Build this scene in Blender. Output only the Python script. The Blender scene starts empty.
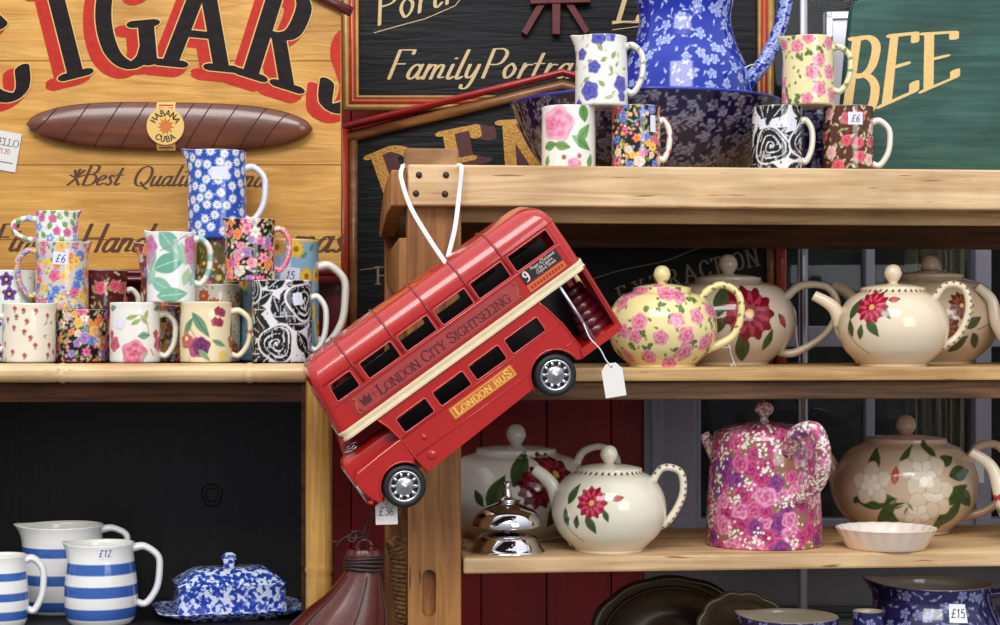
import bpy, bmesh, math, random
import numpy as np
from mathutils import Vector, Matrix
from mathutils.geometry import delaunay_2d_cdt

# ------------------------------------------------------------------ camera, world, lights
D, F, HZ = 2.35, 1808.0, 330.0           # camera distance (m), focal length (px), horizon row
scene = bpy.context.scene
COL = scene.collection
cd = bpy.data.cameras.new('camera'); cam = bpy.data.objects.new('camera', cd); COL.objects.link(cam)
cam.location = (0, -D, 0); cam.rotation_euler = (math.pi/2, 0, 0)
cd.lens = F*36/1000; cd.sensor_width = 36; cd.shift_y = (HZ-312.5)/1000.0
cd.clip_start = 0.05; cd.clip_end = 60
scene.camera = cam
scene.view_settings.view_transform = 'Standard'; scene.view_settings.look = 'None'
scene.view_settings.gamma = 1; scene.view_settings.use_curve_mapping = False
scene.view_settings.exposure = 0.0

w = bpy.data.worlds.new('world'); scene.world = w; w.use_nodes = True
nt = w.node_tree; bg = nt.nodes['Background']; bg.inputs[1].default_value = 1.0      # overcast sky: dim at the horizon, bright overhead
tc = nt.nodes.new('ShaderNodeTexCoord'); sx = nt.nodes.new('ShaderNodeSeparateXYZ'); rp = nt.nodes.new('ShaderNodeValToRGB')
nt.links.new(tc.outputs['Generated'], sx.inputs[0]); nt.links.new(sx.outputs['Z'], rp.inputs[0]); nt.links.new(rp.outputs[0], bg.inputs[0])
e = rp.color_ramp.elements; e[0].position = 0.0; e[0].color = (0.30, 0.31, 0.34, 1); e[1].position = 0.9; e[1].color = (1.25, 1.3, 1.4, 1)

def area(name, loc, target, sx, sy, power, color):
    l = bpy.data.lights.new(name, 'AREA'); l.shape = 'RECTANGLE'; l.size = sx; l.size_y = sy
    l.energy = power; l.color = color
    o = bpy.data.objects.new(name, l); COL.objects.link(o); o.location = loc
    o.rotation_euler = (Vector(target)-Vector(loc)).to_track_quat('-Z', 'Y').to_euler()
    return o
area('daylight_opening', (-0.5, -3.0, 2.5), (0, 0.1, 0.0), 2.6, 1.3, 98, (1.0, 0.975, 0.94))
area('daylight_street', (1.9, -3.4, 0.9), (0.1, 0.2, -0.1), 1.6, 1.5, 34, (0.93, 0.96, 1.0))

# ------------------------------------------------------------------ placing helpers
TH = math.radians(6.0)
O0 = Vector(((408-500)*0.0013, 0, 0))
EX = Vector((math.cos(TH), math.sin(TH), 0)); EY = Vector((-math.sin(TH), math.cos(TH), 0))
def at(px, Y=None, d=None, py=HZ):
    """point on the vertical plane Y (world) or at depth d behind the stand's front, plus metres per pixel there"""
    dr = Vector(((px-500)/F, 1, (HZ-py)/F)); c = Vector((0, -D, 0))
    if d is None: k = Y + D
    else: k = (d - (c-O0).dot(EY)) / dr.dot(EY)
    return c + dr*k, k/F
def zz(py, s): return (HZ-py)*s
def W(px, py, Y): return at(px, Y, None, py)[0]
def sl(px, py, d):
    p = at(px, None, d, py)[0]; q = p-O0
    return Vector((q.dot(EX), q.dot(EY), q.z))

# ------------------------------------------------------------------ materials
def lin(c):
    return tuple(((v/255)/12.92 if v/255 <= 0.04045 else ((v/255+0.055)/1.055)**2.4) for v in c)
def rgba(c): return lin(c)+(1,)
def setin(b, name, v):
    if name in b.inputs: b.inputs[name].default_value = v
def mat(name, c, rough=0.5, metal=0.0, coat=0.0, spec=0.5, vary=0.0, vscale=30, bump=0.0, bscale=80):
    m = bpy.data.materials.new(name); m.use_nodes = True; nt = m.node_tree; b = nt.nodes['Principled BSDF']
    b.inputs['Base Color'].default_value = rgba(c); setin(b, 'Roughness', rough); setin(b, 'Metallic', metal)
    setin(b, 'Coat Weight', coat); setin(b, 'Coat Roughness', 0.05); setin(b, 'Specular IOR Level', spec)
    tc = nt.nodes.new('ShaderNodeTexCoord')
    n = nt.nodes.new('ShaderNodeTexNoise'); n.inputs['Scale'].default_value = vscale; n.inputs['Detail'].default_value = 5
    nt.links.new(tc.outputs['Object'], n.inputs['Vector'])
    mx = nt.nodes.new('ShaderNodeMixRGB'); mx.blend_type = 'MULTIPLY'; mx.inputs[1].default_value = rgba(c)
    r = nt.nodes.new('ShaderNodeValToRGB'); k = 1-vary
    r.color_ramp.elements[0].position = 0.3; r.color_ramp.elements[1].position = 0.7
    r.color_ramp.elements[0].color = (k, k, k, 1); r.color_ramp.elements[1].color = (1, 1, 1, 1)
    mx.inputs[0].default_value = 1
    nt.links.new(n.outputs['Fac'], r.inputs[0]); nt.links.new(r.outputs[0], mx.inputs[2]); nt.links.new(mx.outputs[0], b.inputs['Base Color'])
    if bump:
        n2 = nt.nodes.new('ShaderNodeTexNoise'); n2.inputs['Scale'].default_value = bscale; n2.inputs['Detail'].default_value = 4
        nt.links.new(tc.outputs['Object'], n2.inputs['Vector'])
        bp = nt.nodes.new('ShaderNodeBump'); bp.inputs['Strength'].default_value = bump; bp.inputs['Distance'].default_value = 0.002
        nt.links.new(n2.outputs['Fac'], bp.inputs['Height']); nt.links.new(bp.outputs[0], b.inputs['Normal'])
    return m
def wood(name, c1, c2, axis='x', scale=9, stretch=14, rough=0.6, bump=0.35, fleck=None, coat=0.0, lo=0.35, hi=0.68, spec=0.5):
    m = bpy.data.materials.new(name); m.use_nodes = True; nt = m.node_tree; b = nt.nodes['Principled BSDF']
    setin(b, 'Roughness', rough); setin(b, 'Coat Weight', coat); setin(b, 'Coat Roughness', 0.15); setin(b, 'Specular IOR Level', spec)
    tc = nt.nodes.new('ShaderNodeTexCoord'); mp = nt.nodes.new('ShaderNodeMapping')
    sc = {'x': (scale, scale*stretch, scale*stretch), 'y': (scale*stretch, scale, scale*stretch), 'z': (scale*stretch, scale*stretch, scale)}[axis]
    mp.inputs['Scale'].default_value = sc
    nt.links.new(tc.outputs['Object'], mp.inputs[0])
    n = nt.nodes.new('ShaderNodeTexNoise'); n.inputs['Scale'].default_value = 1; n.inputs['Detail'].default_value = 6
    if 'Distortion' in n.inputs: n.inputs['Distortion'].default_value = 0.8
    nt.links.new(mp.outputs[0], n.inputs['Vector'])
    r = nt.nodes.new('ShaderNodeValToRGB'); r.color_ramp.elements[0].position = lo; r.color_ramp.elements[1].position = hi
    r.color_ramp.elements[0].color = rgba(c1); r.color_ramp.elements[1].color = rgba(c2)
    nt.links.new(n.outputs['Fac'], r.inputs[0])
    out = r.outputs[0]
    n3 = nt.nodes.new('ShaderNodeTexNoise'); n3.inputs['Scale'].default_value = 7; n3.inputs['Detail'].default_value = 3
    nt.links.new(tc.outputs['Object'], n3.inputs['Vector'])
    mx = nt.nodes.new('ShaderNodeMixRGB'); mx.blend_type = 'MULTIPLY'; mx.inputs[0].default_value = 1
    r3 = nt.nodes.new('ShaderNodeValToRGB'); r3.color_ramp.elements[0].position = 0.35; r3.color_ramp.elements[1].position = 0.6
    r3.color_ramp.elements[0].color = (0.74, 0.7, 0.66, 1); r3.color_ramp.elements[1].color = (1, 1, 1, 1)
    nt.links.new(n3.outputs['Fac'], r3.inputs[0]); nt.links.new(out, mx.inputs[1]); nt.links.new(r3.outputs[0], mx.inputs[2]); out = mx.outputs[0]
    if fleck:
        n4 = nt.nodes.new('ShaderNodeTexNoise'); n4.inputs['Scale'].default_value = 1; n4.inputs['Detail'].default_value = 2
        mp4 = nt.nodes.new('ShaderNodeMapping'); mp4.inputs['Scale'].default_value = tuple(v*2.2 for v in sc)
        nt.links.new(tc.outputs['Object'], mp4.inputs[0]); nt.links.new(mp4.outputs[0], n4.inputs['Vector'])
        r4 = nt.nodes.new('ShaderNodeValToRGB'); r4.color_ramp.elements[0].position = 0.66; r4.color_ramp.elements[1].position = 0.72
        r4.color_ramp.elements[0].color = (0, 0, 0, 1); r4.color_ramp.elements[1].color = (1, 1, 1, 1)
        nt.links.new(n4.outputs['Fac'], r4.inputs[0])
        mx4 = nt.nodes.new('ShaderNodeMixRGB'); mx4.inputs[2].default_value = rgba(fleck)
        nt.links.new(r4.outputs[0], mx4.inputs[0]); nt.links.new(out, mx4.inputs[1]); out = mx4.outputs[0]
    nt.links.new(out, b.inputs['Base Color'])
    bp = nt.nodes.new('ShaderNodeBump'); bp.inputs['Strength'].default_value = bump; bp.inputs['Distance'].default_value = 0.002
    nt.links.new(n.outputs['Fac'], bp.inputs['Height']); nt.links.new(bp.outputs[0], b.inputs['Normal'])
    return m
def painted(name, rough=0.12):
    m = bpy.data.materials.new(name); m.use_nodes = True; nt = m.node_tree; b = nt.nodes['Principled BSDF']
    a = nt.nodes.new('ShaderNodeAttribute'); a.attribute_name = 'glaze'
    nt.links.new(a.outputs['Color'], b.inputs['Base Color']); setin(b, 'Roughness', rough); setin(b, 'Coat Weight', 0.3); setin(b, 'Coat Roughness', 0.04)
    return m
GLAZE = painted('glazed_transferware')
M = {}
M['post'] = wood('aged_pine_upright', (140, 86, 38), (196, 136, 70), 'z', 6, 12, 0.55, 0.4, fleck=(92, 52, 24))
M['rail'] = wood('pale_worn_pine', (198, 158, 110), (234, 202, 156), 'x', 5, 16, 0.65, 0.4, fleck=(140, 96, 56))
M['shelf'] = wood('shelf_pine', (186, 142, 86), (226, 188, 130), 'x', 6, 18, 0.6, 0.4, fleck=(120, 80, 42))
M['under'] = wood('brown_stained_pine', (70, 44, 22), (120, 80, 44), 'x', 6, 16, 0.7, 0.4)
M['postend'] = wood('weathered_end_grain', (120, 80, 52), (196, 150, 104), 'x', 14, 2, 0.8, 0.6)
M['bamboo'] = wood('bamboo_across', (206, 160, 104), (238, 208, 160), 'x', 5, 22, 0.35, 0.2, fleck=(150, 104, 56), coat=0.3)
M['bamboov'] = wood('bamboo_upright', (176, 122, 48), (214, 168, 90), 'z', 5, 22, 0.35, 0.2, fleck=(120, 74, 30), coat=0.3)
M['darkwood'] = wood('near_black_stained_planks', (9, 6, 7), (22, 16, 17), 'z', 7, 12, 0.55, 0.3)
M['brownboard'] = wood('dark_brown_board', (40, 20, 10), (78, 44, 22), 'x', 6, 14, 0.6, 0.3, spec=0.15)
M['yellow'] = wood('ochre_painted_planks', (202, 140, 54), (224, 168, 80), 'x', 7, 9, 0.45, 1.0, lo=0.3, hi=0.6, coat=0.15)
M['blackboard'] = wood('black_painted_planks', (5, 5, 8), (20, 22, 28), 'x', 9, 10, 0.5, 0.8, spec=0.25)
M['redwall'] = wood('crimson_painted_boards', (128, 8, 16), (150, 12, 20), 'z', 5, 8, 0.4, 0.3)
M['ink'] = mat('black_sign_paint', (26, 15, 17), 0.5, spec=0.2, vary=0.25, vscale=120, bump=0.5, bscale=60)
M['redink'] = mat('scarlet_sign_paint', (200, 42, 24), 0.5, spec=0.3, vary=0.2, vscale=90, bump=0.5, bscale=60)
M['cream_ink'] = mat('cream_sign_paint', (226, 196, 140), 0.5, vary=0.15, vscale=100)
M['brown_ink'] = mat('brown_sign_paint', (92, 52, 22), 0.5, vary=0.3, vscale=150)
M['gold_ink'] = mat('gold_leaf', (212, 154, 60), 0.4, 0.15, vary=0.35, vscale=260, bump=0.6, bscale=260)
M['beegold'] = mat('pale_gold_letters', (236, 196, 120), 0.45, vary=0.12, vscale=200)
M['maroon_ink'] = mat('maroon_sign_paint', (86, 26, 30), 0.5, vary=0.2, vscale=90)
M['faded'] = mat('faded_gold_lettering', (150, 134, 104), 0.6, vary=0.2, vscale=200)
M['frame_red'] = mat('crimson_frame_moulding', (176, 30, 34), 0.3, coat=0.5, vary=0.2, vscale=60)
M['frame_orange'] = mat('orange_red_frame_moulding', (196, 66, 34), 0.35, coat=0.4, vary=0.2, vscale=60)
M['frame_brown'] = wood('brown_gilt_moulding', (120, 70, 36), (176, 122, 70), 'x', 9, 6, 0.35, 0.3, coat=0.3)
M['frame_gold'] = mat('gilt_frame_moulding', (190, 142, 74), 0.35, 0.2, vary=0.3, vscale=60)
M['frame_dark'] = mat('dark_maroon_moulding', (96, 20, 30), 0.28, coat=0.5, vary=0.25, vscale=60)
M['cigar'] = wood('polished_cigar_wood', (92, 44, 24), (126, 66, 36), 'x', 8, 5, 0.3, 0.3, coat=0.6)
M['cigarline'] = mat('dark_leaf_wrapping_lines', (62, 26, 18), 0.45)
M['band'] = mat('straw_coloured_band', (232, 190, 110), 0.4)
M['orange'] = mat('orange_leaf_paint', (222, 124, 40), 0.45, vary=0.2)
M['green'] = wood('dark_green_painted_crate', (40, 78, 70), (62, 102, 90), 'x', 7, 14, 0.5, 0.5, spec=0.3)
M['green_edge'] = mat('green_painted_edge', (34, 66, 54), 0.4)
M['busred'] = mat('scarlet_enamelled_tin', (184, 25, 18), 0.26, coat=0.7, vary=0.08, vscale=40)
M['busrib'] = mat('deep_red_roof_ribs', (150, 22, 22), 0.3, coat=0.5)
M['busred2'] = mat('crimson_side_panel', (166, 34, 30), 0.35, coat=0.4, vary=0.15, vscale=50)
M['buspanel'] = mat('faded_rose_advert_panel', (172, 62, 60), 0.4, vary=0.15, vscale=60)
M['busshade'] = mat('shade_darkened_red_interior', (26, 8, 9), 0.5)  # red darkened to near black: the shade of an unlit interior as colour
M['bustrim'] = mat('worn_red_window_trim', (206, 74, 76), 0.3, coat=0.5)
M['buscream'] = mat('cream_enamelled_band', (238, 218, 178), 0.4, vary=0.15, vscale=50)
M['busgold'] = mat('orange_gold_plate', (206, 110, 50), 0.4, vary=0.1)
M['busyellow'] = mat('yellow_plate_lettering', (244, 196, 90), 0.4)
M['busblack'] = mat('black_destination_blind', (34, 22, 22), 0.4)
M['buswhite'] = mat('white_blind_lettering', (226, 214, 206), 0.5)
M['adtext'] = mat('dark_maroon_advert_lettering', (84, 20, 24), 0.5)
M['tyre'] = mat('black_rubber', (24, 24, 26), 0.55)
M['chrome'] = mat('chrome', (232, 228, 232), 0.06, 1.0)
M['hub'] = mat('dull_chrome_hub', (205, 205, 210), 0.22, 1.0)
M['steel'] = mat('brushed_steel_tube', (196, 196, 206), 0.25, 0.9)
M['iron'] = mat('rusty_iron_bolt', (82, 60, 52), 0.55, 0.6, vary=0.4, vscale=300)
M['strap'] = mat('white_cotton_strap', (236, 236, 240), 0.8, bump=0.3, bscale=600)
M['card'] = mat('white_card', (226, 222, 216), 0.7)
M['sticker'] = mat('pale_blue_white_sticker', (224, 228, 244), 0.6)
M['whitepaper'] = mat('white_paper_sticker', (238, 236, 240), 0.6)
M['pen'] = mat('blue_black_pen', (60, 66, 100), 0.6)
M['penblack'] = mat('black_pen', (40, 34, 40), 0.6)
M['penred'] = mat('red_print', (190, 50, 60), 0.6)
M['leather'] = mat('oxblood_brown_leather', (90, 28, 14), 0.34, coat=0.15, vary=0.3, vscale=20, bump=0.1, bscale=160)
M['leather_dark'] = mat('dark_leather_cord', (50, 26, 24), 0.45)
M['stitch'] = mat('tan_stitching', (170, 120, 92), 0.6)
M['wicker'] = wood('brown_wicker', (150, 106, 62), (206, 160, 108), 'x', 30, 3, 0.6, 0.6)
M['whiteglaze'] = mat('white_glaze', (236, 232, 224), 0.12, coat=0.4)
M['creamglaze'] = mat('cream_glaze', (232, 220, 194), 0.12, coat=0.4)
M['greyframe'] = mat('lilac_grey_painted_wood', (150, 146, 158), 0.5, vary=0.08, vscale=20)
M['greypanel'] = mat('grey_painted_panel', (112, 108, 112), 0.5, vary=0.08, vscale=20)
M['tealline'] = mat('dark_teal_moulding', (52, 62, 64), 0.5)
M['darkroom'] = mat('dim_shop_interior', (30, 28, 30), 0.8, vary=0.3, vscale=6)
M['curtain'] = mat('beige_cotton_sheet', (104, 98, 80), 0.9, vary=0.15, vscale=12)
M['silverwrap'] = mat('silvery_white_plastic', (216, 214, 222), 0.25, 0.2)
M['pewter'] = mat('olive_brown_pewter', (64, 54, 44), 0.3, 0.55, vary=0.25, vscale=30)
M['shellglaze'] = mat('brown_horn_glaze', (104, 88, 68), 0.25, vary=0.5, vscale=30, coat=0.4)
def glass_mat():
    m = bpy.data.materials.new('window_glass'); m.use_nodes = True; b = m.node_tree.nodes['Principled BSDF']
    b.inputs['Base Color'].default_value = (0.95, 0.97, 0.97, 1); setin(b, 'Transmission Weight', 1.0); setin(b, 'Roughness', 0.0); setin(b, 'IOR', 1.18)
    return m
M['glass'] = glass_mat()
def sponge_mat():
    m = bpy.data.materials.new('blue_transfer_print'); m.use_nodes = True; nt = m.node_tree; b = nt.nodes['Principled BSDF']
    tc = nt.nodes.new('ShaderNodeTexCoord')
    v = nt.nodes.new('ShaderNodeTexVoronoi'); v.inputs['Scale'].default_value = 130; v.feature = 'SMOOTH_F1'
    n = nt.nodes.new('ShaderNodeTexNoise'); n.inputs['Scale'].default_value = 180; n.inputs['Detail'].default_value = 4
    nt.links.new(tc.outputs['Object'], v.inputs['Vector']); nt.links.new(tc.outputs['Object'], n.inputs['Vector'])
    a = nt.nodes.new('ShaderNodeMath'); a.operation = 'MULTIPLY_ADD'; a.inputs[1].default_value = 0.45
    nt.links.new(v.outputs['Distance'], a.inputs[0]); nt.links.new(n.outputs['Fac'], a.inputs[2])
    r = nt.nodes.new('ShaderNodeValToRGB'); e = r.color_ramp.elements
    e[0].position = 0.60; e[0].color = rgba((34, 62, 160)); e[1].position = 0.76; e[1].color = rgba((226, 232, 248))
    e.new(0.69).color = rgba((70, 104, 196))
    nt.links.new(a.outputs[0], r.inputs[0]); nt.links.new(r.outputs[0], b.inputs['Base Color']); setin(b, 'Roughness', 0.12); setin(b, 'Coat Weight', 0.4)
    return m
M['sponge'] = sponge_mat()

# ------------------------------------------------------------------ object helpers
def tag(o, label=None, cat=None, group=None, kind=None):
    if label: o['label'] = label
    if cat: o['category'] = cat
    if group: o['group'] = group
    if kind: o['kind'] = kind
    return o
def empty(name, loc, rz=0, label=None, cat=None, group=None):
    o = bpy.data.objects.new(name, None); COL.objects.link(o); o.location = loc; o.rotation_euler = (0, 0, rz)
    o.empty_display_size = 0.02
    return tag(o, label, cat, group)
def hull2(pts):
    pts = sorted(set((round(p[0], 6), round(p[1], 6)) for p in pts))
    if len(pts) < 3: return pts
    def half(ps):
        h = []
        for p in ps:
            while len(h) > 1 and (h[-1][0]-h[-2][0])*(p[1]-h[-2][1])-(h[-1][1]-h[-2][1])*(p[0]-h[-2][0]) <= 0: h.pop()
            h.append(p)
        return h
    a = half(pts); b = half(pts[::-1]); return a[:-1]+b[:-1]
def crom(pts, n=8, closed=False):
    P = [Vector(p) for p in pts]; out = []
    m = len(P)
    for i in range(m if closed else m-1):
        if closed: p0, p1, p2, p3 = P[(i-1) % m], P[i], P[(i+1) % m], P[(i+2) % m]
        else: p0, p1, p2, p3 = P[max(i-1, 0)], P[i], P[i+1], P[min(i+2, m-1)]
        for k in range(n):
            t = k/n
            out.append(0.5*((2*p1)+(p2-p0)*t+(2*p0-5*p1+4*p2-p3)*t*t+(3*p1-p0-3*p2+p3)*t*t*t))
    if not closed: out.append(P[-1].copy())
    return out
class MB:
    def __init__(s): s.v = []; s.f = []; s.pend = []; s.key = None
    def add(s, vs, fs):
        b = len(s.v); s.v += [tuple(v) for v in vs]; s.f += [tuple(b+i for i in f) for f in fs]; return s
    def box(s, x0, x1, y0, y1, z0, z1):
        x0, x1 = sorted((x0, x1)); y0, y1 = sorted((y0, y1)); z0, z1 = sorted((z0, z1))
        return s.add([(x0, y0, z0), (x1, y0, z0), (x1, y1, z0), (x0, y1, z0), (x0, y0, z1), (x1, y0, z1), (x1, y1, z1), (x0, y1, z1)],
                     [(0, 3, 2, 1), (4, 5, 6, 7), (0, 1, 5, 4), (1, 2, 6, 5), (2, 3, 7, 6), (3, 0, 4, 7)])
    def prism(s, poly, y0, y1):
        """poly in (x,z), extruded from y0 (front) to y1 (back)"""
        a = sum(poly[i][0]*poly[(i+1) % len(poly)][1]-poly[(i+1) % len(poly)][0]*poly[i][1] for i in range(len(poly)))
        if a < 0: poly = poly[::-1]
        n = len(poly)
        return s.add([(p[0], y0, p[1]) for p in poly]+[(p[0], y1, p[1]) for p in poly],
                     [tuple(range(n)), tuple(range(2*n-1, n-1, -1))]+[(i, n+i, n+(i+1) % n, (i+1) % n) for i in range(n)])
    def map_poly(s, poly, fn, t):
        """poly (2D) placed by fn(x, y, off) with thickness t"""
        key = (id(fn.__code__), t, id(fn) if fn.__name__ == 'fn' else 0)
        if key != s.key: s.flush(); s.key = key
        s.pend.append(poly); s.fn = fn; s.t = t
        return s
    def flush(s):
        """overlapping strokes are merged into one outline before they get thickness"""
        if not s.pend: return s
        pts = []; fcs = []
        for poly in s.pend:
            a = sum(poly[i][0]*poly[(i+1) % len(poly)][1]-poly[(i+1) % len(poly)][0]*poly[i][1] for i in range(len(poly)))
            if a < 0: poly = poly[::-1]
            if abs(a) < 1e-9: continue
            b = len(pts); pts += [Vector((p[0], p[1])) for p in poly]; fcs.append(list(range(b, b+len(poly))))
        s.pend = []
        if not fcs: return s
        V, E, Fc, _, _, OF = delaunay_2d_cdt(pts, [], fcs, 0, 1e-5)
        tr = []
        for f, o in zip(Fc, OF):
            if not o: continue
            if (V[f[1]]-V[f[0]]).cross(V[f[2]]-V[f[0]]) < 0: f = f[::-1]
            tr.append(tuple(f))
        n = len(V); cnt = set((f[i], f[(i+1) % len(f)]) for f in tr for i in range(len(f)))
        side = [(a, n+a, n+b, b) for (a, b) in cnt if (b, a) not in cnt]
        return s.add([s.fn(p.x, p.y, s.t) for p in V]+[s.fn(p.x, p.y, 0) for p in V], tr+side)
    def plate(s, outer, holes, y0, y1):
        """outer polygon (x,z) with holes, thickness y0..y1"""
        pts = []; eds = []
        for lp in [outer]+holes:
            b = len(pts); pts += [Vector((p[0], p[1])) for p in lp]; eds += [(b+i, b+(i+1) % len(lp)) for i in range(len(lp))]
        V, E, Fc = delaunay_2d_cdt(pts, eds, [], 0, 1e-7)[:3]
        def inside(lp, x, y):
            c = False; n = len(lp)
            for i in range(n):
                x1, y1_, x2, y2 = lp[i][0], lp[i][1], lp[i-1][0], lp[i-1][1]
                if (y1_ > y) != (y2 > y) and x < (x2-x1)*(y-y1_)/(y2-y1_)+x1: c = not c
            return c
        tr = []
        for f in Fc:
            cx = sum(V[i].x for i in f)/len(f); cy = sum(V[i].y for i in f)/len(f)
            if inside(outer, cx, cy) and not any(inside(h, cx, cy) for h in holes):
                if (V[f[1]]-V[f[0]]).cross(V[f[2]]-V[f[0]]) < 0: f = f[::-1]
                tr.append(tuple(f))
        n = len(V); cnt = {}
        for f in tr:
            for i in range(len(f)): cnt[(f[i], f[(i+1) % len(f)])] = 1
        side = [(a, n+a, n+b, b) for (a, b) in cnt if (b, a) not in cnt]
        return s.add([(p.x, y0, p.y) for p in V]+[(p.x, y1, p.y) for p in V], tr+[tuple(n+i for i in f[::-1]) for f in tr]+side)
    def tube(s, pts, r, n=10, flat=1.0, up=None, caps=True):
        """r: number or list; flat: second radius factor along 'up'"""
        P = [Vector(p) for p in pts]; m = len(P)
        R = r if isinstance(r, (list, tuple)) else [r]*m
        N = None; rings = []
        for i in range(m):
            t = (P[min(i+1, m-1)]-P[max(i-1, 0)]).normalized()
            if up is not None:
                b = Vector(up); N_ = (b-t*b.dot(t)).normalized(); S = t.cross(N_)
            else:
                if N is None: N = t.orthogonal().normalized()
                N = (N-t*N.dot(t)).normalized(); N_ = N; S = t.cross(N_)
            rings.append([P[i]+(S*math.cos(2*math.pi*k/n)+N_*flat*math.sin(2*math.pi*k/n))*R[i] for k in range(n)])
        b = len(s.v)
        for rg in rings: s.v += [tuple(v) for v in rg]
        for i in range(m-1):
            for k in range(n):
                s.f.append((b+i*n+k, b+i*n+(k+1) % n, b+(i+1)*n+(k+1) % n, b+(i+1)*n+k))
        if caps: s.f.append(tuple(b+k for k in range(n))[::-1]); s.f.append(tuple(b+(m-1)*n+k for k in range(n)))
        return s
    def lathe(s, prof, c=(0, 0, 0), n=48, axis='z', caps=True, sx=1, sy=1):
        b = len(s.v)
        for (r, z) in prof:
            for k in range(n):
                a = 2*math.pi*k/n
                if axis == 'z': v = (c[0]+r*sx*math.cos(a), c[1]+r*sy*math.sin(a), c[2]+z)
                else: v = (c[0]+r*math.cos(a), c[1]-z, c[2]+r*math.sin(a))
                s.v.append(v)
        for i in range(len(prof)-1):
            for k in range(n): s.f.append((b+i*n+k, b+i*n+(k+1) % n, b+(i+1)*n+(k+1) % n, b+(i+1)*n+k))
        if caps:
            s.f.append(tuple(b+k for k in range(n))[::-1]); s.f.append(tuple(b+(len(prof)-1)*n+k for k in range(n)))
        return s
    def rings(s, rs, closed_caps=True):
        b = len(s.v); n = len(rs[0])
        for r in rs: s.v += [tuple(v) for v in r]
        for i in range(len(rs)-1):
            for k in range(n): s.f.append((b+i*n+k, b+i*n+(k+1) % n, b+(i+1)*n+(k+1) % n, b+(i+1)*n+k))
        if closed_caps: s.f.append(tuple(b+k for k in range(n))[::-1]); s.f.append(tuple(b+(len(rs)-1)*n+k for k in range(n)))
        return s
    def build(s, name, m, parent=None, smooth=False, bevel=0, segs=2, loc=None, fix=True):
        s.flush(); me = bpy.data.meshes.new(name)
        vs = s.v
        if loc is not None: vs = [(v[0]-loc[0], v[1]-loc[1], v[2]-loc[2]) for v in vs]
        me.from_pydata(vs, [], s.f); me.update()
        if fix:
            bm = bmesh.new(); bm.from_mesh(me); bmesh.ops.recalc_face_normals(bm, faces=bm.faces); bm.to_mesh(me); bm.free()
        if smooth: me.polygons.foreach_set('use_smooth', [True]*len(me.polygons))
        me.materials.append(m)
        o = bpy.data.objects.new(name, me); COL.objects.link(o)
        if loc is not None: o.location = loc
        if parent is not None: o.parent = parent
        if bevel:
            b = o.modifiers.new('bevel', 'BEVEL'); b.width = bevel; b.segments = segs; b.limit_method = 'ANGLE'; b.angle_limit = math.radians(35)
        return o

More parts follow.
